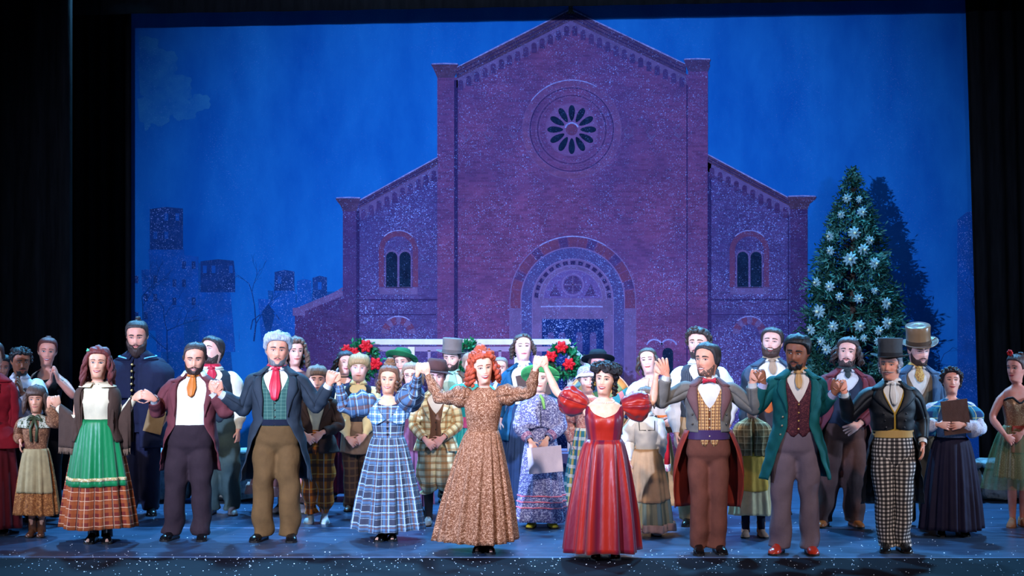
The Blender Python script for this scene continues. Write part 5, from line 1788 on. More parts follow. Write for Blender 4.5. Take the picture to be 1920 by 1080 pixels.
# red-coated figure cut by the left edge of the frame
p = P_('figure in a dark red jacket and skirt cut off by the left frame edge', -14, 1000, 640, fem=True, girth=.08, head=(10, 0, 0))
hang(p, -1); hang(p, 1, 16, 850)
p.body(); p.face(); p.hair((70, 44, 36), side=.40)
RED0 = fab((140, 14, 26), .8, .2)
p.shirt(RED0, sleeves=False, collar=False); p.coat(RED0, zhem=.80, front=((1.44, .30), (1.3, .05), (.80, .05)), name='jacket', flare=.09)
Skirt(p, zw=1.05, zh=.06, rx=.27, ry=.27, n=9, amp=.02).build(fab((96, 16, 22), .8, .2)); p.shoes(BLACKSHOE)

# man clapping in a white shirt, and the face half hidden behind him
p = P_('man with short curly black hair clapping in a white ruffled shirt', 37, 976, 648, skin=(150, 92, 66), head=(24, 8, 0))
clap(p, 33, 722)
p.body(); p.face(makeup=False, squint=.4, brow=(20, 16, 16)); p.hair((18, 15, 17), 'curly', thick=.016, n=70, rad=.013, front=.82); p.beard((22, 17, 17), .003, top=.12, cheek=.14, side=.3, width=.9)
p.shirt(shirtm((218, 216, 224)), ease=.04, wr=.012); p.trousers(fab((30, 28, 36))); p.shoes(BLACKSHOE)
p = P_('dark-haired person in black half hidden at the far left edge', 2, 964, 664, skin=(170, 104, 84), head=(20, 4, 0), fem=True)
hang(p, -1); hang(p, 1)
p.body(); p.face(); p.hair((20, 16, 18), side=.40, thick=.018); p.bodice(fab((16, 15, 20))); Skirt(p, rx=.24, ry=.22).build(fab((20, 18, 24))); p.shoes(BLACKSHOE)

# dancer clapping
p = P_('clapping woman in a black sleeveless dance top with hair pinned back', 86, 966, 632, fem=True, skin=(226, 150, 128), head=(12, 0, 4))
clap(p, 101, 700)
p.body(); p.face(smile=.9, mouth=.35, lips=(170, 50, 60)); p.hair((96, 40, 30), thick=.010, front=.82, side=.52); p.bun((96, 40, 30), z=.19, y=.10, r=.04)
p.bodice(fab((14, 14, 20)), neck=lambda a: np.interp(a, [0, .38, .52, .62, .80, .95, 2.2, PI], [1.345, 1.36, 1.42, 1.44, 1.435, 1.30, 1.30, 1.35]), sleeves=False, z1=.95, point=0)
p.trousers(fab((18, 17, 24)), thigh=.085, knee=.062, hem=.05); p.shoes(BLACKSHOE)

# caped man
p = P_('tall bearded man in a navy cape coat with brass buttons and pale blue piping', 262, 964, 597, girth=.16, skin=(226, 158, 134), head=(2, 10, 0), jaw=1.05, lean=-.02, feet={-1: (-.10, 0, -14), 1: (.10, 0, 10)})
hang(p, -1, 238, 840); clasp(p, 290, 800, dy=-.16, sep=.02)
hang(p, -1, 232, 838)
p.body(); p.face(makeup=False, squint=.6, brow=(50, 34, 28)); p.hair((54, 44, 42), thick=.011, front=.84, side=.50); p.bun((54, 44, 42), z=.20, y=.10, r=.03)
p.beard((62, 42, 36), .018, long=.05, top=.19, cheek=.26, side=.48)
NAVY = fab((22, 26, 52), .8, .2)
p.shirt(NAVY, sleeves=False, z1=.75, collar=False); p.coat(NAVY, zhem=.62, front=((1.44, .25), (1.3, .04), (.62, .10)), lap=False, flare=.08)
p.shawl(NAVY, zhem=1.06, off=.045, spread=.085, open_=.08, name='cape', ztop=1.44)
b = MB(); phi = np.linspace(.35, 2 * PI - .35, 40); b.grid(np.array([p.torso(phi, z, o) for z, o in ((1.43, .03), (1.46, .032), (1.475, .034), (1.455, .05), (1.425, .052))])); cc = b.build('cape_collar', NAVY, p.root, solid=.004)
b = MB(); b.tube(p.torso(phi, 1.424 - .02 * np.exp(-((np.minimum(phi, 2 * PI - phi)) / .5) ** 2), .056), .006, 6); b.build('piping', plain((110, 190, 230), .5, name='blue_piping'), cc)
for k, z in enumerate(np.linspace(1.36, 1.02, 7)):
    b = MB(); b.ball(p.torso(-.06, z, .060), .0125, 8, 5, sc=(1, .6, 1)); b.build('button', plain((206, 176, 110), .3, .5, metal=.7, name='brass'), p.root)
p.trousers(fab((26, 26, 50)), thigh=.10, knee=.09, hem=.085); p.shoes(BLACKSHOE, boot=.08, name='boot')
b = MB(); b.box((0, 0, 0), (.17, .03, .22), rot=rotm((0, 1, 0), .25)); 
o = b.build('book', fab((150, 120, 84)), smooth=False); o.location = PW(290, 790, p.Y - .19); tag(o, 'tan book held by the caped man', 'book')

# man in a red neckerchief behind the maroon coat
p = P_('man with swept-back dark hair and a red neckerchief behind the maroon coat', 415, 964, 630, girth=.14, skin=PALE, head=(-28, -14, 0), lean=-.09, jaw=1.08, feet={-1: (-.10, .02, -10), 1: (.10, 0, 12)})
hang(p, 1, 446, 822); hang(p, -1, 380, 820)
p.body(); p.face(makeup=False, squint=.5); p.hair((52, 40, 38), thick=.018, front=.82, side=.44, back=-.02, seed=5); p.beard((70, 54, 50), .003, top=.15, cheek=.16, side=.4, stache=False)
p.shirt(shirtm((232, 224, 204)), prof=[(-.28, .01), (.3, .035), (1.6, .035), (1.95, .006)], wr=.012); p.cravat(satin((200, 26, 60), (140, 10, 40), .5), drop=.10, w=.05)
p.vest(fab((34, 44, 54)), vz=1.28, z1=.96); p.trousers(fab((58, 72, 70)), thigh=.115, knee=.10, hem=.085, baggy=.012); p.shoes(plain((92, 84, 86), .5, name='grey_leather'))

# curly haired person behind the grey haired man
p = P_('person with long brown curls in a pink skirt behind the grey-haired man', 545, 960, 632, fem=True, skin=PALE, head=(20, 0, 0), lean=.03)
hang(p, -1); hang(p, 1)
p.body(); p.face(); p.hair((104, 78, 66), 'ringlets', thick=.022, side=.4, length=.19, n=50, rad=.014, seed=11)
p.bodice(fab((96, 70, 78))); sk = Skirt(p, zw=1.05, zh=.21, rx=.38, ry=.30, n=15, amp=.02, cx=-.05); sk.build(fab((176, 116, 112)))
sk.apron(fab((200, 150, 142)), half=3.1, v0=.90, v1=1.02, name='ruffle', C=140, R=5, folds=2.2); p.shoes(plain((120, 110, 110), .5, name='grey_leather'))

# boy with orange plaid trousers
p = P_('boy in a dark brown jacket and baggy orange plaid trousers', 594, 979, 688, hs=1.24, skin=PALE, head=(6, 4, 0), feet={-1: (-.075, 0, -6), 1: (.085, 0, 6)})
clasp(p, 588, 822)
p.body(); p.face(makeup=False); p.hair((124, 98, 82), thick=.020, front=.70, side=.42, seed=2)
p.shirt(shirtm((196, 200, 180)), sleeves=False); p.trousers(plaid((206, 108, 30), [(0, .16, .04, 0, (70, 46, 36), .75), (1, .16, .035, 0, (70, 46, 36), .75), (0, .16, .02, .6, (150, 170, 160), .7), (1, .16, .012, .55, (220, 160, 80), .7)]), thigh=.125, knee=.115, hem=.075, bottom=.11, baggy=.016)
p.coat(fab((62, 46, 42)), zhem=.80, front=((1.44, .55), (1.3, .42), (1.1, .16), (.80, .10)), flare=.05, name='jacket')
p.shoes(plain((196, 206, 206), .5, name='white_shoe'), sole=(230, 236, 236), w=.055)

# woman with a black choker, half behind the blond boy
p = P_('dark-haired woman with a black choker and burgundy skirt beside the blond boy', 640, 936, 658, fem=True, skin=PALE, head=(14, -4, 4), lean=.03)
hang(p, -1); hang(p, 1)
p.body(); p.face(lips=(170, 60, 80), smile=.8, squint=.6); p.hair((46, 36, 44), 'long', thick=.016, side=.4, length=.14, n=30, seed=3)
p.bodice(fab((44, 52, 84)), neck=neckline(1.38, 1.42, 1.43)); Skirt(p, rx=.27, ry=.25, zh=.10).build(fab((96, 26, 52))); p.shoes(BROWNSHOE, boot=.1, name='boot')
b = MB(); phi = np.linspace(0, 2 * PI, 30); b.grid(np.array([p.torso(phi, z, .006) for z in (1.452, 1.466)])); b.build('choker', plain((18, 14, 18), .6, name='black_ribbon'), p.root)

# blond boy
p = P_('blond boy in a navy waistcoat with cream sleeves, hands clasped', 672, 957, 666, hs=1.22, skin=(240, 186, 170), head=(3, 2, 2), feet={-1: (-.085, 0, -10), 1: (.10, 0, 8)})
clasp(p, 668, 827)
p.body(); p.face(makeup=False, smile=.1, eye=(90, 110, 130), brow=(140, 110, 80)); p.hair((168, 132, 90), thick=.024, front=.66, side=.42, back=.08, seed=7)
p.shirt(shirtm((236, 214, 160)), prof=[(-.28, .01), (.3, .035), (1.5, .04), (1.85, .006)], wr=.012); p.vest(fab((34, 40, 60)), vz=1.33, z1=.98, buttons=5)
p.trousers(plaid((66, 50, 46), [(0, .08, .02, 0, (110, 84, 60), .6), (1, .08, .02, 0, (110, 84, 60), .6)]), thigh=.105, knee=.09, hem=.075)
sk = Skirt(p, zw=1.02, zh=.66, rx=.21, ry=.19, n=7, amp=.01); sk.build(fab((138, 112, 94)), name='tunic'); p.shoes(BROWNSHOE, boot=.10, name='boot')

# green bonnet behind the blue plaid gown; a glasses face next to her
p = P_('woman in a dark green hat behind the blue plaid gown', 757, 930, 655, fem=True, skin=PALE, head=(-14, 4, -4))
hang(p, -1); hang(p, 1)
p.body(); p.face(smile=.3); p.hair((92, 70, 62), side=.38, thick=.018, front=.74)
p.hat('bonnet', [fab((26, 92, 56)), fab((40, 120, 72))], tilt=(-14, 10, 0), z=.16)
p.bodice(fab((60, 50, 110))); Skirt(p, rx=.28, ry=.26).build(fab((60, 54, 96))); p.shoes(BLACKSHOE)
p = P_('light-haired child with thin glasses just right of the blue plaid woman', 772, 966, 682, fem=True, hs=1.2, skin=PALE, head=(-6, 2, 0))
hang(p, -1); hang(p, 1)
p.body(); p.face(smile=.2); p.hair((150, 120, 100), 'bob', thick=.016, side=.4, length=.12, n=36, front=.78)
b = MB()
for sx in (-1, 1):
    a = np.linspace(0, 2 * PI, 17); X = sx * .033 + .022 * np.cos(a); Z = .115 + .018 * np.sin(a); b.tube(np.stack([X, p.surf_y(np.full(17, sx * .033), np.full(17, .117)) - .016 + 0 * a, Z], -1), .0018, 5, cap=False)
b.tube([(-.011, -.112, .118), (0, -.114, .120), (.011, -.112, .118)], .0018, 5)
b.build('glasses', plain((60, 50, 60), .3, name='wire'), p.root, fn=lambda V: p.HP(V))
p.bodice(fab((150, 90, 130))); Skirt(p, rx=.24, ry=.22).build(fab((130, 84, 120))); p.shoes(BLACKSHOE)

# boy in plaid suit with brown hat
p = P_('boy in a brown felt hat and cream-brown plaid knickerbocker suit', 818, 984, 682, hs=1.20, skin=(236, 176, 164), head=(-2, 2, 0), feet={-1: (-.085, 0, -8), 1: (.10, 0, 8)})
clasp(p, 814, 832)
p.body(); p.face(makeup=False, smile=.1); p.hair((90, 66, 50), thick=.012, front=.78, side=.52)
p.hat('felt', fab((82, 54, 54), .85, .15), band=fab((54, 36, 38)), tilt=(-6, 6, 0), z=.172, scale=1.0)
PL10 = plaid((224, 212, 168), [(0, .075, .024, 0, (150, 98, 48), .7), (1, .075, .024, 0, (150, 98, 48), .7), (0, .075, .006, .65, (90, 110, 90), .6), (1, .075, .006, .65, (90, 110, 90), .6)])
p.shirt(shirtm(), sleeves=False); p.vest(fab((112, 78, 60)), vz=1.24, z1=.96, buttons=4)
p.coat(PL10, zhem=.82, front=((1.44, .56), (1.3, .34), (1.1, .22), (.82, .46)), flare=.05, name='jacket', cuffs=None)
p.trousers(PL10, thigh=.125, knee=.115, hem=.072, bottom=.36, baggy=.016, name='knickerbockers')
for sx in (-1, 1):
    b = MB(); P, _ = p.legpath(sx); b.tube([P[4] * .6 + P[3] * .4, P[5], P[6], P[6] - (0, 0, .04)], [.058, .048, .042, .045], 14); b.build('sock', fab((36, 36, 42)), p.root)
p.shoes(plain((128, 132, 136), .6, name='grey_leather'))

# bearded man in tall grey hat
p = P_('smiling bearded man in a tall grey-brown hat behind the plaid suit boy', 852, 940, 646, skin=PALE, head=(-14, 4, 0), lean=-.02)
hang(p, -1); hang(p, 1)
p.body(); p.face(makeup=False, smile=.7, mouth=.2, squint=.4); p.hair((60, 46, 42), thick=.010, side=.5); p.beard((58, 42, 38), .006, top=.17, cheek=.24)
p.hat('top', fab((116, 104, 102), .8, .12), band=fab((92, 82, 82)), tilt=(-6, 4, 0), z=.165, scale=1.04)
p.shirt(shirtm((190, 214, 204)), sleeves=False); p.cravat(fab((150, 196, 180)), drop=.2, w=.05); p.coat(fab((96, 74, 62)), zhem=.6); p.trousers(fab((70, 60, 56))); p.shoes(BROWNSHOE)

# turquoise dress behind the red ringlets
p = P_('woman in a turquoise dress half hidden behind the red ringlets', 884, 962, 660, fem=True, skin=PALE, head=(10, 0, 0))
hang(p, -1, 858, 828); hang(p, 1)
p.body(); p.face(); p.hair((150, 120, 104), side=.42, thick=.014); p.bodice(satin((40, 178, 172), (20, 130, 140), .5), prof=[(-.28, .01), (.2, .05), (.6, .05), (1.0, .03), (1.9, .02)])
sk = Skirt(p, rx=.30, ry=.27); sk.build(satin((40, 178, 172), (20, 130, 140), .5)); sk.apron(fab((214, 84, 130)), half=1.4, v0=.0, v1=.12, name='pink_sash'); p.shoes(BLACKSHOE)
p = P_('short-haired person peeking out right of the red ringlets', 938, 926, 668, skin=PALE, head=(-4, 0, 0))
hang(p, -1); hang(p, 1)
p.body(); p.face(makeup=False); p.hair((132, 116, 112), thick=.010, front=.84); p.shirt(shirtm()); p.vest(fab((80, 90, 110))); p.trousers(fab((60, 60, 72))); p.shoes(BLACKSHOE)

# woman in a blue coat
p = P_('dark-haired woman in a teal-blue coat and white cravat blouse', 978, 953, 626, fem=True, skin=(240, 196, 190), head=(4, -10, -3), lean=.02)
hang(p, -1); clasp(p, 985, 775, dy=-.2); hang(p, -1, 938, 805)
p.body(); p.face(lips=(190, 90, 110), squint=.7, smile=.3); p.hair((74, 56, 52), 'ringlets', thick=.010, side=.38, length=.10, n=16, rad=.010, front=.84, part=.01, seed=12)
p.shirt(shirtm((232, 230, 236)), sleeves=False); p.cravat(shirtm((236, 232, 240)), drop=.22, w=.05)
p.coat(fab((24, 84, 124), .7, .2), zhem=.7, front=((1.44, .8), (1.3, .62), (1.0, .5), (.7, .5))); Skirt(p, rx=.28, ry=.25).build(fab((40, 60, 96))); p.shoes(BLACKSHOE)
b = MB(); b.box((0, 0, 0), (.24, .02, .30), rot=rotm((0, 1, 0), 1.35)); o = b.build('folder', fab((84, 66, 62)), smooth=False); o.location = PW(1000, 722, p.Y - .24); tag(o, 'dark brown folder held by the woman in the blue coat', 'folder')

# girl with green bonnet and white folder
p = P_('girl in a bright green bonnet and lilac floral dress', 1016, 988, 684, fem=True, hs=1.18, skin=(240, 190, 170), head=(-4, 4, 2), lean=-.02)
clasp(p, 1010, 838, sep=.055, u=(.35, -.1, -.8))
p.body(); p.face(smile=.3); p.hair((120, 90, 70), side=.4, thick=.014)
p.hat('bonnet', [fab((70, 170, 84)), fab((96, 200, 110))], tilt=(-20, 0, 0), z=.14, scale=1.0)
PR14 = printed((92, 92, 140), [(206, 206, 232), (52, 50, 96), (150, 150, 200)], 56, fill=.5)
p.bodice(PR14, z1=1.0, prof=[(-.28, .01), (.3, .03), (1.7, .028), (1.95, .014)])
p.shawl(PR14, zhem=1.12, off=.03, spread=.055, open_=.02, name='capelet', frontdrop=.04)
b = MB(); b.tube([p.torso(0, 1.44, .03), p.torso(.1, 1.40, .045), p.torso(.14, 1.30, .06)], [.016, .02, .014], 6); b.build('ribbon', satin((150, 214, 120), (90, 160, 80), .4), p.root)
sk = Skirt(p, zw=1.04, zh=.07, rx=.265, ry=.25, n=10, amp=.018); sk.build(PR14)
PINK = plain((232, 120, 140), .6, name='pink_braid')
for v0 in (.70, .765, .83):
    sk.apron(PINK, half=3.1, v0=v0, v1=v0 + .014, name='trim_band', C=150, R=3, folds=1.0, off=.006)
for sx in (-1, 1):
    b = MB()
    for tq in (1.66, 1.74, 1.82): sleeve(p, b, sx, .034, t0=tq, t1=tq + .025, n=14, rows=3, wr=0)
    b.build('cuff_braid', PINK, p.root)
p.shoes(plain((200, 190, 60), .5, name='yellow_shoe'))
b = MB(); b.box((0, 0, 0), (.31, .018, .235), rot=rotm((0, 1, 0), -.09)); o = b.build('folder', fab((226, 206, 216), .5, .05), smooth=False); o.location = PW(1022, 862, p.Y - .24); tag(o, 'pale pink-white folder held by the green-bonneted girl', 'folder')

# black hat woman behind the red satin gown
p = P_('woman in a wide black hat behind the red satin gown', 1121, 948, 656, fem=True, skin=(230, 160, 160), head=(0, 4, 0))
hang(p, -1); hang(p, 1)
p.body(); p.face(smile=.8, squint=.7); p.hair((70, 54, 56), side=.38, thick=.016)
p.hat('bonnet', [fab((16, 30, 40)), fab((16, 24, 34))], tilt=(-8, 0, 0), z=.155, scale=.95); p.bodice(fab((40, 36, 50))); Skirt(p, rx=.28, ry=.25).build(fab((44, 38, 56))); p.shoes(BLACKSHOE)
# child with knit cap and patchwork parasol
p = P_('child in a lilac knitted cap with a white band left of the red satin gown', 1100, 968, 690, fem=True, hs=1.24, skin=PALE, head=(4, 4, 0), lean=.01)
hang(p, -1, 1072, 845); hang(p, 1)
p.body(); p.face(smile=.3); p.hair((130, 100, 90), side=.4, thick=.012)
b = MB(); C = 48; th = np.linspace(-PI, PI, C + 1); S = np.linspace(0, 1, 12)[:, None]
tl = np.interp(np.abs(th), [0, 1, 1.6, PI], [.68, .62, .5, .3])[None]
b.grid(p.head_pt(th[None] + 0 * S, np.clip(1 - (1 - tl) * S ** .8, 0, .9999), .026 + .002 * np.sin(th[None] * 24))); cap = b.build('knit_cap', printed((146, 132, 190), [(196, 186, 226), (96, 84, 140)], 60), p.root, solid=.004, fn=lambda V: p.HP(V))
b = MB(); b.grid(p.head_pt(th[None] + np.zeros((3, 1)), np.array([[.0], [.04], [.09]]) + tl, .034)); b.build('cap_band', fab((220, 214, 232)), cap, fn=lambda V: p.HP(V))
p.bodice(printed((190, 120, 110), [(226, 180, 160), (120, 70, 80)], 40), prof=[(-.28, .01), (.3, .04), (1.7, .04), (1.95, .01)], wr=.012)
Skirt(p, rx=.27, ry=.25).build(plaid((60, 130, 140), [(0, .09, .03, 0, (214, 190, 90), .8), (1, .11, .04, .3, (226, 226, 220), .7), (0, .13, .03, .5, (70, 90, 150), .8)])); p.shoes(BROWNSHOE)
PC = PW(1124, 757, p.Y + .22); par = empty('parasol', PC); tag(par, 'open patchwork parasol in teal, orange and pink behind the red gown', 'parasol')
pcol = [(52, 132, 142), (206, 142, 78), (206, 120, 124), (86, 140, 100), (222, 186, 130), (60, 92, 140)]
for k in range(12):
    b = MB(); a = np.linspace(k * PI / 6, (k + 1) * PI / 6, 6); R_ = np.linspace(.02, .315, 7)
    b.grid(np.array([np.stack([np.cos(a) * r_, .10 * (r_ / .315) ** 2 - .05 + 0 * a, np.sin(a) * r_], -1) for r_ in R_]))
    b.build('panel', plaid(pcol[k % 6], [(1, .12, .05, .1 * k, pcol[(k + 2) % 6], .85)]), par, solid=.003)
b = MB(); a = np.linspace(0, 2 * PI, 49); b.tube(np.stack([np.cos(a) * .317, .05 + 0 * a, np.sin(a) * .317], -1), .007, 6, cap=False); b.build('rim', fab((206, 160, 130)), par)
b = MB(); b.tube([(0, -.06, 0), (0, .20, 0), (0, .35, -.05)], .008, 6); b.build('handle', BROWNSHOE, par)

# woman in tan cape
p = P_('woman with long dark hair in a cream cape edged with orange', 1222, 963, 652, fem=True, skin=(240, 192, 182), head=(-10, -8, -6), lean=-.02)
clasp(p, 1246, 796, dy=-.2, sep=.03)
p.body(); p.face(squint=.7, smile=.7); p.hair((74, 56, 50), 'long', thick=.010, side=.4, length=.16, n=22, rad=.010, front=.84, part=.01, seed=14)
p.bodice(fab((206, 186, 172)), z1=1.0, prof=[(-.28, .01), (.4, .03), (1.9, .03)]); cp = p.shawl(fab((212, 186, 168), .8, .15), zhem=1.02, off=.035, spread=.07, open_=.10, name='cape')
b = MB(); q = np.linspace(.12, 2 * PI - .12, 60); b.grid(np.array([p.torso(q, z, .050 + .075 * np.sin(q) ** 2) for z in (1.06, 1.035)])); b.build('cape_border', plain((222, 110, 44), .7, name='orange_braid'), cp)
Skirt(p, rx=.27, ry=.25, zh=.1).build(fab((176, 132, 92))); p.shoes(BROWNSHOE)
b = MB(); b.box((0, 0, 0), (.22, .02, .05)); o = b.build('folder', fab((70, 52, 46)), smooth=False); o.location = PW(1252, 806, p.Y - .24); tag(o, 'thin dark folder held by the woman in the cream cape', 'folder')
# red stocking
st = empty('knit_stocking', PW(1251, 850, p.Y - .27)); tag(st, 'red knitted stocking with a white cuff hanging beside the white blouse', 'stocking')
b = MB(); b.tube([(0, 0, .19), (0, 0, .05), (0, 0, -.10)], [(.035, .022), (.042, .026), (.046, .028)], 14); b.build('leg', fab((188, 22, 36)), st)
b = MB(); b.tube([(0, 0, -.10), (0, 0, -.13), (0, 0, -.165)], [(.05, .032), (.051, .033), (.05, .032)], 14); b.build('cuff', printed((226, 220, 226), [(196, 60, 76)], 60), st)

# girl in white blouse and tan apron
p = P_('girl in a white blouse and long tan apron right of the red satin gown', 1212, 1003, 728, fem=True, hs=1.22, skin=(240, 190, 172), head=(-10, 4, 0))
hang(p, 1, 1232, 888); hang(p, -1, 1180, 880)
p.body(); p.face(); p.hair((110, 84, 70), 'bob', side=.4, length=.1, n=26)
p.shirt(shirtm((226, 220, 214)), prof=[(-.28, .01), (.4, .045), (1.3, .05), (1.80, .03), (1.86, .004), (1.95, .01)], wr=.012, name='blouse', z1=.95)
b = MB(); 
for sx in (-1, 1): b.tube([p.torso(sx * .05, 1.27, .012), p.torso(sx * .5, 1.27, .012), p.torso(sx * .55, 1.38, .012)], .005, 5)
b.build('piping', plain((26, 22, 26), .6, name='black_piping'), p.root)
sk = Skirt(p, zw=1.04, zh=.09, rx=.30, ry=.27, n=11, amp=.022, cx=.03); sk.build(plaid((160, 150, 118), [(0, .16, .05, 0, (120, 150, 150), .7), (0, .16, .03, .5, (90, 96, 84), .7)]))
sk.apron(fab((206, 158, 116), .7, .15), half=1.2, v1=.66, round_=.05); sk.apron(fab((214, 168, 152)), half=3.1, v0=.93, v1=1.03, name='ruffle', C=150, R=5, folds=2.0); p.shoes(plain((190, 188, 190), .5, name='white_shoe'))

# pinstripe waistcoat man
p = P_('man with curly dark hair in a pinstriped waistcoat behind the bow tie man', 1313, 984, 613, girth=.06, skin=PALE, head=(-18, -4, 0), lean=-.01)
hang(p, -1, 1268, 830); hang(p, 1)
p.body(); p.face(makeup=False, squint=.4); p.hair((56, 44, 42), 'curly', thick=.018, n=46, rad=.017, front=.80, seed=4); p.beard((60, 46, 44), .004, top=.16, cheek=.18, side=.45)
p.shirt(shirtm((230, 226, 232)), prof=[(-.28, .01), (.4, .035), (1.6, .03), (1.95, .006)], wr=.012); p.vest(plaid((44, 48, 60), [(0, .014, .002, 0, (130, 140, 150), .8)]), vz=1.24, z1=.97)
p.trousers(fab((164, 128, 92)), thigh=.105, knee=.10, hem=.095); p.shoes(BLACKSHOE)

# child in plaid shawl and yellow skirt between bow tie and teal coat
p = P_('child in a plaid shawl and yellow-cream skirt between the bow tie man and teal coat', 1410, 1006, 735, fem=True, hs=1.2, skin=(236, 180, 160), head=(0, 14, 0), feet={-1: (-.075, 0, -8), 1: (.115, 0, 10)})
hang(p, -1, 1392, 880); hang(p, 1)
p.body(); p.face(); p.hair((110, 80, 62), side=.42, thick=.014)
p.bodice(fab((150, 116, 70))); p.shawl(plaid((170, 136, 92), [(0, .08, .03, 0, (110, 90, 60), .7), (1, .08, .03, 0, (110, 90, 60), .7), (0, .08, .008, .6, (224, 200, 150), .7), (1, .08, .008, .6, (224, 200, 150), .7)]), zhem=1.0, off=.04, spread=.05, open_=.05)
sk = Skirt(p, zw=1.04, zh=.28, rx=.28, ry=.25, n=9, amp=.020); sk.build(fab((242, 210, 156), .7, .15)); sk.apron(fab((238, 178, 72), .7, .15), half=.9, v1=.62, round_=.08)
for sx in (-1, 1):
    b = MB(); P, _ = p.legpath(sx); b.tube([P[3], P[4], P[5], P[6]], [.058, .056, .05, .046], 14); b.build('stocking', fab((26, 28, 46)), p.root)
p.shoes(fab((190, 140, 116)), boot=.12, name='boot', w=.055)

# laughing bearded man
p = P_('laughing bearded man in a grey-blue coat with an orange strap', 1446, 962, 613, girth=.18, skin=(240, 186, 172), head=(-14, -8, 4), jaw=1.06, feet={-1: (-.1, 0, -10), 1: (.11, 0, 10)})
hang(p, -1, 1398, 830); hang(p, 1)
p.body(); p.face(makeup=False, smile=1.0, mouth=1.0, squint=.7); p.hair((58, 42, 38), thick=.016, front=.82, part=.3, seed=2); p.beard((78, 52, 44), .015, top=.17, cheek=.28, long=.012)
p.shirt(shirtm((230, 222, 216)), sleeves=False); p.cravat(fab((170, 140, 116)), drop=.12, w=.04); p.vest(fab((196, 96, 48)), vz=1.10, open0=.58, buttons=2)
p.coat(fab((66, 80, 100), .8, .2), zhem=.6, front=((1.44, .66), (1.3, .60), (1.0, .55), (.6, .8))); p.trousers(fab((60, 54, 60))); p.shoes(BROWNSHOE)

# long-haired man in maroon jacket
p = P_('long-haired man in a maroon jacket and brown trousers with rust shoes', 1581, 987, 631, girth=.16, skin=(240, 188, 176), head=(-12, -6, 4), jaw=1.06, feet={-1: (-.17, 0, -26), 1: (.10, 0, 14)}, lean=.03)
p.arm(1, p.loc_of(1597, 803, -.20), (-.75, -.2, -.35), (.2, -1, .3), curl=.35, pole=(1, .5, -.5)); hang(p, -1, 1530, 820)
p.body(); p.face(makeup=False, squint=.3); p.hair((62, 46, 44), 'long', thick=.016, front=.82, side=.42, length=.115, n=44, rad=.012, part=.25, seed=9); p.beard((76, 58, 56), .003, top=.15, cheek=.16, side=.4)
p.shirt(shirtm((206, 206, 214)), sleeves=False); p.cravat(fab((50, 62, 66)), drop=.06, w=.03); p.vest(fab((38, 46, 66)), vz=1.28, z1=.97)
p.coat(fab((104, 44, 56), .75, .2), zhem=.62, front=((1.44, .64), (1.3, .62), (1.1, .62), (.95, 1.0), (.62, 1.55)), flare=.12, lmat=fab((116, 52, 64)))
p.trousers(fab((84, 56, 52)), thigh=.112, knee=.098, hem=.094, baggy=.012); p.shoes(plain((168, 88, 40), .4, name='rust_leather'))

# bronze top hat
p = P_('bearded man in a bronze silk top hat and blue-grey jacket', 1720, 986, 624, girth=.10, skin=(238, 178, 164), head=(14, 8, 0), jaw=1.06)
hang(p, -1, 1672, 830); hang(p, 1, 1762, 820)
p.body(); p.face(makeup=False, squint=.75, smile=.5, mouth=.2); p.hair((60, 42, 38), thick=.010, side=.5); p.beard((74, 50, 42), .004, top=.15, cheek=.20)
p.hat('top', satin((138, 104, 72), (84, 60, 46), .32, 'bronze_silk'), band=fab((74, 56, 44)), tilt=(2, -8, 0), z=.168, scale=1.05)
p.shirt(shirtm(), sleeves=False); p.cravat(printed((206, 166, 96), [(150, 90, 50)], 60), drop=.12, w=.045); p.vest(fab((120, 100, 80)))
p.coat(fab((72, 96, 124), .8, .18), zhem=.62, front=((1.44, .6), (1.3, .5), (1.1, .5), (.62, 1.3))); p.trousers(printed((110, 82, 58), [(150, 120, 80), (70, 52, 42)], 30), thigh=.1); p.shoes(BROWNSHOE)

# woman in blue plaid shawl
p = P_('smiling woman in a blue plaid shawl and long dark skirt', 1784, 1003, 690, fem=True, girth=.16, skin=(236, 172, 152), head=(-6, -10, 2), jaw=1.06)
for sx, xx in ((-1, 1774), (1, 1792)):
    p.arm(sx, p.loc_of(xx, 798, -.22), (-sx * .9, -.2, -.1), (0, -1, .2), curl=.4, pole=(1, .5, -.6))
p.body(); p.face(lips=(180, 70, 80), squint=.8, smile=1.0); p.hair((40, 28, 32), 'curly', thick=.020, side=.40, n=50, rad=.018, seed=15)
p.bodice(printed((206, 202, 214), [(170, 166, 190)], 60), z1=1.0, prof=[(-.28, .01), (.4, .04), (1.5, .05), (1.8, .03), (1.95, .006)], wr=.012)
p.shawl(plaid((30, 62, 110), [(0, .12, .04, 0, (40, 120, 150), .7), (1, .12, .04, 0, (40, 120, 150), .7), (0, .12, .008, .6, (190, 190, 130), .8), (1, .12, .008, .6, (190, 190, 130), .8)]), zhem=1.06, off=.04, spread=.125, open_=lambda q: .50 + .35 * q, ztop=1.445)
Skirt(p, zw=1.04, zh=.07, rx=.33, ry=.29, n=16, amp=.022, pw=.55).build(fab((32, 26, 50), .7, .2)); p.shoes(BLACKSHOE)
b = MB(); b.box((0, 0, 0), (.235, .02, .30), rot=rotm((0, 1, 0), -.12)); o = b.build('folder', fab((92, 62, 54)), smooth=False); o.location = PW(1792, 782, p.Y - .20); tag(o, 'brown folder held by the woman in the blue plaid shawl', 'folder')

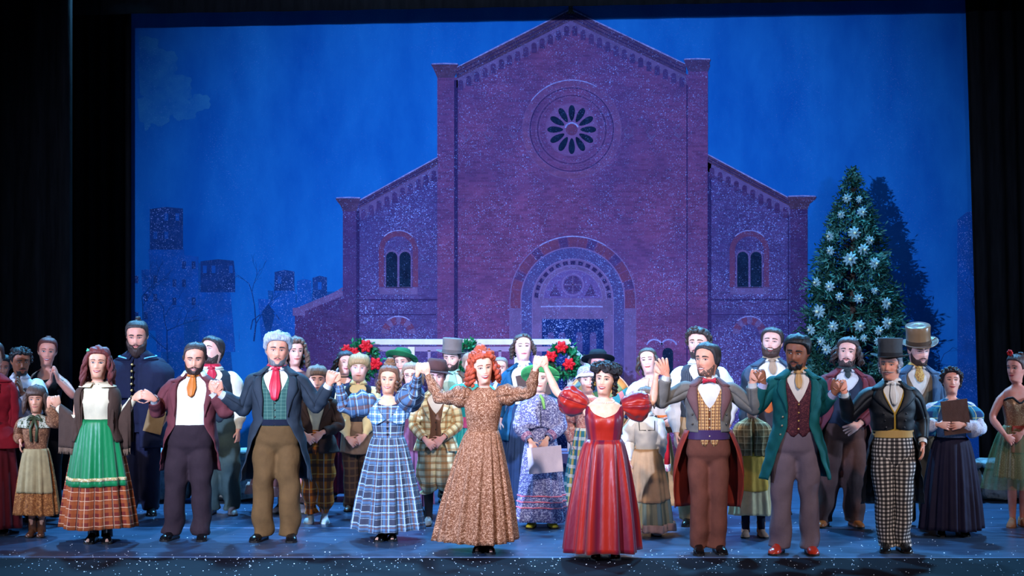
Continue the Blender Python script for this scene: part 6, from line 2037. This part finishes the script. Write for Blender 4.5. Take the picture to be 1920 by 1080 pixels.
# dancer at the right edge
p = P_('dancer in a sparkling tan and rust dress at the right frame edge', 1908, 987, 664, fem=True, skin=(216, 140, 122), head=(-42, 0, 0), feet={-1: (-.045, 0, -20), 1: (.06, .0, 14)})
clasp(p, 1901, 824, sep=.02)
p.body(); p.face(lips=(170, 60, 70)); p.hair((70, 40, 34), thick=.010, side=.5); p.bun((70, 40, 34), z=.2, y=.09, r=.04)
b = MB(); c = p.head_pt(-.5, .93, .02)
for k in range(7): b.ball(c + np.array([math.cos(k) * .02, 0, math.sin(k) * .018 + .02]), .014, 6, 4)
b.build('flower', plain((196, 24, 24), .5, name='red_petals'), p.root, fn=lambda V: p.HP(V))
t = NT('glitter_cloth'); n_ = t.noise(t.obj(), 140, 1); t.fin(t.mix(t.ramp(n_, .62, .70), srgb(150, 104, 74), srgb(250, 226, 170)), .35, n_, .3, .004, .5, .3)
GLIT = t.m
p.bodice(GLIT, neck=lambda a: np.interp(a, [0, .35, .7, 1.0, 2.0, PI], [1.27, 1.33, 1.32, 1.30, 1.25, 1.2]), sleeves=False, z1=1.02, point=0)
b = MB(); q = np.linspace(-1, 1, 30); b.tube(p.torso(q, np.interp(np.abs(q), [0, .35, .7, 1.0], [1.27, 1.33, 1.32, 1.30]), .02), .010, 6); b.build('neck_trim', plain((24, 20, 22), .7, name='black_lace'), p.root)
sk = Skirt(p, zw=1.04, zh=.50, rx=.23, ry=.21, n=12, amp=.018); sk.build(GLIT); sk.apron(fab((140, 40, 26), .5), half=.5, v1=.5)
t = NT('tulle'); t.fin(srgb(120, 140, 96), .7); t.bsdf.inputs['Alpha'].default_value = .35
sk2 = Skirt(p, zw=1.04, zh=.40, rx=.36, ry=.32, n=10, amp=.02, seed=4); sk2.build(t.m, name='tulle_skirt', solid=0)
p.shoes(fab((196, 128, 92)), sole=(150, 100, 76), heel=.01)

# ================================================================== Christmas tree
TY = 5.25
TX = PW(1599, 600, TY)[0]
tz = np.array([.22, .40, 1.0, 1.6, 2.0, 2.3, 2.6, 2.85, 3.1, 3.25, 3.36])
tr = np.array([.50, .60, .58, .54, .49, .41, .30, .23, .14, .07, .015])
def trr(z): return np.interp(z, tz, tr)
tree = empty('christmas_tree', (TX, TY, 0)); tag(tree, 'tall dark green Christmas tree with frosted white flowers before the backdrop', 'tree')
b = MB(); b.tube([(0, 0, .0), (0, 0, 1.5), (0, 0, 3.2)], [.06, .04, .012], 10); b.build('trunk', fab((58, 40, 30)), tree)
b = MB(); b.tube([(0, 0, 0), (0, 0, .12), (0, 0, .2)], [.2, .19, .10], 20); b.build('tree_stand', fab((60, 30, 30)), tree)
r = np.random.default_rng(21)
V = []; F = []; MI = []
nb = 430
for i in range(nb):
    k = (i + .5) / nb
    z = .32 + 3.02 * k ** 1.25
    a = i * 2.399963 + r.normal(0, .2)
    R = trr(z) * r.uniform(.80, 1.06)
    c = np.array([math.cos(a) * R, math.sin(a) * R, z + r.normal(0, .02)])
    out = unit(np.array([math.cos(a), math.sin(a), .12]))
    size = .055 + .075 * (R / .6)
    nt = 54 if z < 2.9 else 26
    fr = r.random()
    for j in range(nt):
        d = unit(out * .75 + r.normal(0, .75, 3))
        p0 = c - out * size * r.uniform(0, 1.1) + r.normal(0, size * .33, 3)
        L = size * r.uniform(.55, 1.0); wd = .0055 + .006 * r.random()
        s_ = unit(np.cross(d, r.normal(0, 1, 3))) * wd
        o = len(V)
        V += [p0 - s_ * .5, p0 + d * L * .6 - s_, p0 + d * L, p0 + d * L * .6 + s_]
        F.append((o, o + 1, o + 2, o + 3))
        MI.append(1 if (fr < .55 and r.random() < .6) else 0)  # paler needles in some clumps: frost and lit highlights put into the colour
# branches from the trunk to the clumps
b = MB(); b.add(np.array(V), F); b.MI = MI
fo = b.build('foliage', [fab((12, 54, 40), .6, .5, 30, name='needles'), fab((66, 122, 108), .6, .5, 30, name='lit_frosted_needles')], tree, smooth=False); fo['kind'] = 'stuff'
b = MB()
for i in range(0, nb, 3):
    k = (i + .5) / nb; z = .32 + 3.02 * k ** 1.25; a = i * 2.399963; R = trr(z) * .8
    b.tube([(0, 0, z - .08), (math.cos(a) * R, math.sin(a) * R, z)], [.012, .004], 4)
b.build('branches', fab((40, 34, 26)), tree)['kind'] = 'stuff'
M_frost = fab((132, 164, 166), .6, .35, 40, name='frosted_petal'); M_core = plain((196, 190, 150), .5, name='flower_centre')
def flower_mesh(R, npet, seed, wid=.34):
    r = np.random.default_rng(seed); b = MB()
    for ly, (n_, rr, tilt) in enumerate(((npet, R, .25), (npet, R * .68, .6))):
        for k in range(n_):
            a = k * 2 * PI / n_ + ly * .5 + r.normal(0, .08)
            q = np.linspace(0, 1, 5); c = np.linspace(-1, 1, 3); G = []
            for t_ in q:
                w_ = wid * rr * math.sin(PI * (t_ * .88 + .06)) ** .8
                x = t_ * rr; G.append([(x * math.cos(a) - cc * w_ * math.sin(a), -tilt * rr * t_ - .01 * (1 - abs(cc)) + .015 * t_ ** 2, x * math.sin(a) + cc * w_ * math.cos(a)) for cc in c])
            b.grid(np.array(G))
    return b
fl = []
spots = [(1588, 372, .9), (1611, 374, .7), (1616, 398, 1.0), (1556, 443, 1.0), (1602, 437, 1.2), (1631, 451, .9), (1557, 470, .9), (1619, 468, 1.1), (1594, 486, 1.35), (1640, 494, 1.1), (1531, 530, 1.0), (1556, 537, 1.0), (1640, 545, .7), (1610, 560, .9), (1662, 569, 1.1), (1536, 584, 1.3), (1574, 556, .8), (1663, 606, 1.1), (1520, 618, 1.0), (1562, 612, 1.0), (1612, 611, 1.1), (1648, 620, .9), (1550, 655, 1.0), (1600, 640, 1.0), (1620, 634, .7), (1660, 640, .9), (1540, 640, .9), (1577, 402, .8), (1646, 640, .8), (1584, 660, 1.0)]
ORD = ['topmost', 'second', 'third', 'fourth', 'fifth', 'sixth', 'seventh', 'eighth', 'ninth', 'tenth', 'eleventh', 'twelfth', 'thirteenth', 'fourteenth', 'fifteenth', 'sixteenth', 'seventeenth', 'eighteenth', 'nineteenth', 'twentieth', 'twenty-first', 'twenty-second', 'twenty-third', 'twenty-fourth', 'twenty-fifth', 'twenty-sixth', 'twenty-seventh', 'twenty-eighth', 'twenty-ninth', 'lowest']
spots.sort(key=lambda q: q[1])
for i, (px, py, sc) in enumerate(spots):
    side_ = 'left' if px < 1575 else 'right' if px > 1622 else 'middle'
    Yq = TY
    for _ in range(3):
        x, _y, z = PW(px, py, Yq); dx = np.clip((x - TX) / trr(z), -.98, .98); Yq = TY - trr(z) * math.sqrt(1 - dx ** 2) - .03
    root = empty('flower_ornament', (x, Yq, z), rz=math.asin(float(dx)) * .7, s=sc); tag(root, '%s white flower ornament%s on the tree, %s side' % (ORD[i], '' if i in (0, 29) else ' from the top', side_), 'ornament', 'white flower ornaments on the tree')
    if not fl:
        o = flower_mesh(.062, 9, 5, .24).build('petals', M_frost, root, solid=.002)
        bb = MB(); bb.ball((0, -.045, 0), .014, 8, 5); o2 = bb.build('flower_centre', M_core, root); fl = [o, o2]
    else:
        for o in fl:
            c = o.copy(); COL.objects.link(c); c.parent = root
    root.rotation_euler.y = i * 1.7

# ================================================================== railing of the little bridge, with wreaths
RY = 4.5
M_rail = fab((196, 192, 204), .7, .10, name='white_paint'); M_rail2 = fab((128, 112, 150), .8, .12, name='lilac_paint')
xL, _, zT = PW(672, 641, RY); xR = PW(1070, 641, RY)[0]
rail = empty('bridge_railing', ((xL + xR) / 2, RY, 0)); tag(rail, 'white-painted footbridge railing with sloping ends behind the cast', 'railing')
cx = (xL + xR) / 2; hw = (xR - xL) / 2
b = MB(); b.box((0, 0, zT), (2 * hw, .07, .055)); b.build('top_rail', M_rail, rail, smooth=False)
b = MB(); b.box((0, .01, zT - .075), (2 * hw - .02, .05, .05)); b.build('mid_rail', M_rail2, rail, smooth=False)
b = MB(); b.box((0, 0, .62), (2 * hw, .07, .06)); b.build('bottom_rail', M_rail, rail, smooth=False)
b = MB(); b.box((0, 0, .30), (2 * hw, .5, .10)); b.build('bridge_deck', M_rail2, rail, smooth=False)
for x in np.linspace(-hw, hw, 5):
    b = MB(); b.box((x, 0, (zT - .05) / 2), (.07, .07, zT - .05)); b.build('post', M_rail, rail, smooth=False)
for x in np.linspace(-hw, hw, 13)[1:-1]:
    b = MB(); b.box((x, 0, (zT + .52) / 2), (.03, .03, zT - .70)); b.build('baluster', M_rail2, rail, smooth=False)
for sx in (-1, 1):
    for dz, nm, th in ((-.07, 'sloping_rail', .06), (-.55, 'sloping_rail', .05)):
        b = MB(); p0 = np.array([sx * hw, 0, zT + dz]); p1 = np.array([sx * (hw + .62), 0, zT + dz - .62]); b.tube([p0, p1], th * .62, 4); b.build(nm, M_rail, rail, smooth=False)
    b = MB(); b.box((sx * (hw + .60), 0, (zT - .62) / 2), (.07, .07, zT - .62)); b.build('post', M_rail, rail, smooth=False)
M_leaf = fab((18, 104, 62), .45, .35, 30, name='garland_leaf'); M_poin = fab((206, 20, 34), .55, .2, name='poinsettia')
leaf = None
def wreath(px, py, R, flowers, label, seed, fill=1.0):
    Yw = RY - .12
    c = PW(px, py, Yw); root = empty('wreath', c); tag(root, label, 'wreath')
    r = np.random.default_rng(seed); V = []; F = []
    for i in range(520):
        a = r.uniform(0, 2 * PI); rr = R + r.normal(0, R * .22)
        p0 = np.array([math.cos(a) * rr, r.normal(0, .03), math.sin(a) * rr]); d = unit(np.array([math.cos(a), -.6, math.sin(a)]) + r.normal(0, .8, 3)); L = r.uniform(.04, .075); s_ = unit(np.cross(d, r.normal(0, 1, 3))) * .014
        o = len(V); V += [p0, p0 + d * L * .5 - s_, p0 + d * L, p0 + d * L * .5 + s_]; F.append((o, o + 1, o + 2, o + 3))
    b = MB(); b.add(np.array(V), F); b.build('leaves', M_leaf, root, smooth=False)['kind'] = 'stuff'
    b = MB(); a = np.linspace(0, 2 * PI, 25); b.tube(np.stack([np.cos(a) * R, 0 * a, np.sin(a) * R], -1), .03, 6, cap=False); b.build('ring', fab((40, 52, 34)), root)
    for fx, fy, fs in flowers:
        q = np.array(PW(fx, fy, Yw - .08)) - np.array(c)
        o = flower_mesh(.068 * fs, 6, int(fx), .36).build('poinsettia', M_poin, root, solid=.002, fn=lambda V: V + q)
wreath(676, 676, .15, [(650, 655, .85), (665, 660, .8), (686, 649, 1.1), (704, 682, 1.1)], 'green wreath with red poinsettias at the left end of the railing', 1)
wreath(1056, 678, .125, [(1053, 651, 1.05), (1033, 668, 1.0), (1067, 683, 1.05)], 'green wreath with red poinsettias at the right end of the railing', 2)
wreath(876, 668, .11, [], 'plain green wreath at the middle of the railing', 3)

# ================================================================== stone ledges
t = NT('snowy_stone'); o = t.obj()
n1 = t.noise(o, 5, 6, .65); n2 = t.noise(o, 22, 4)
col = t.mix(t.ramp(n1, .38, .62), srgb(92, 104, 112), srgb(160, 172, 176)); col = t.mix(t.math('MULTIPLY', t.ramp(n2, .55, .7), .6), col, srgb(58, 66, 78))
t.fin(col, .85, n1, .8, .05, .3); M_rock = t.m
def rock(c, sz, name, parent, seed, amp=.02):
    b = MB(); N = 7
    u = np.linspace(-1, 1, N)
    faces = []
    for ax in range(3):
        for sg in (-1, 1):
            U, W_ = np.meshgrid(u, u); P = np.zeros((N, N, 3)); P[..., ax] = sg; P[..., (ax + 1) % 3] = U * sg; P[..., (ax + 2) % 3] = W_
            Pn = np.sign(P) * np.abs(P) ** 1.0
            l = np.max(np.abs(Pn), axis=2, keepdims=True)
            rd = Pn / (np.sum(np.abs(Pn) ** 8, axis=2, keepdims=True) ** (1 / 8))
            Q = rd * np.asarray(sz) / 2
            Q = Q + (wob(Q + np.asarray(c), 5, seed) * amp)[..., None] * Pn * .6
            b.grid(Q + np.asarray(c), flip=False)
    o = b.build(name, M_rock, parent); fixn(o); return o
def ledge(x0, x1, Y, h, label, seed):
    xa, xb = PW(x0, 900, Y)[0], PW(x1, 900, Y)[0]
    root = empty('stone_ledge', ((xa + xb) / 2, Y, 0)); tag(root, label, 'ledge'); L = xb - xa; n = max(2, int(L / .5))
    r = np.random.default_rng(seed); cuts = np.linspace(-L / 2, L / 2, n + 1); cuts[1:-1] += r.normal(0, .05, n - 1)
    for i in range(n):
        w_ = cuts[i + 1] - cuts[i]; c = (cuts[i] + cuts[i + 1]) / 2
        rock((c, 0, (h - .07) / 2 + .008), (w_ - .02, .36, h - .07), 'stone', root, seed + i, .025)
        rock((c, -.01, h - .035), (w_ - .006, .42, .075), 'cap_stone', root, seed + 20 + i, .008)
ledge(1590, 1960, 3.3, .40, 'low grey stone ledge at the right behind the performers', 4)
ledge(248, 505, 3.3, .50, 'low pale stone ledge at the left behind the performers', 8)
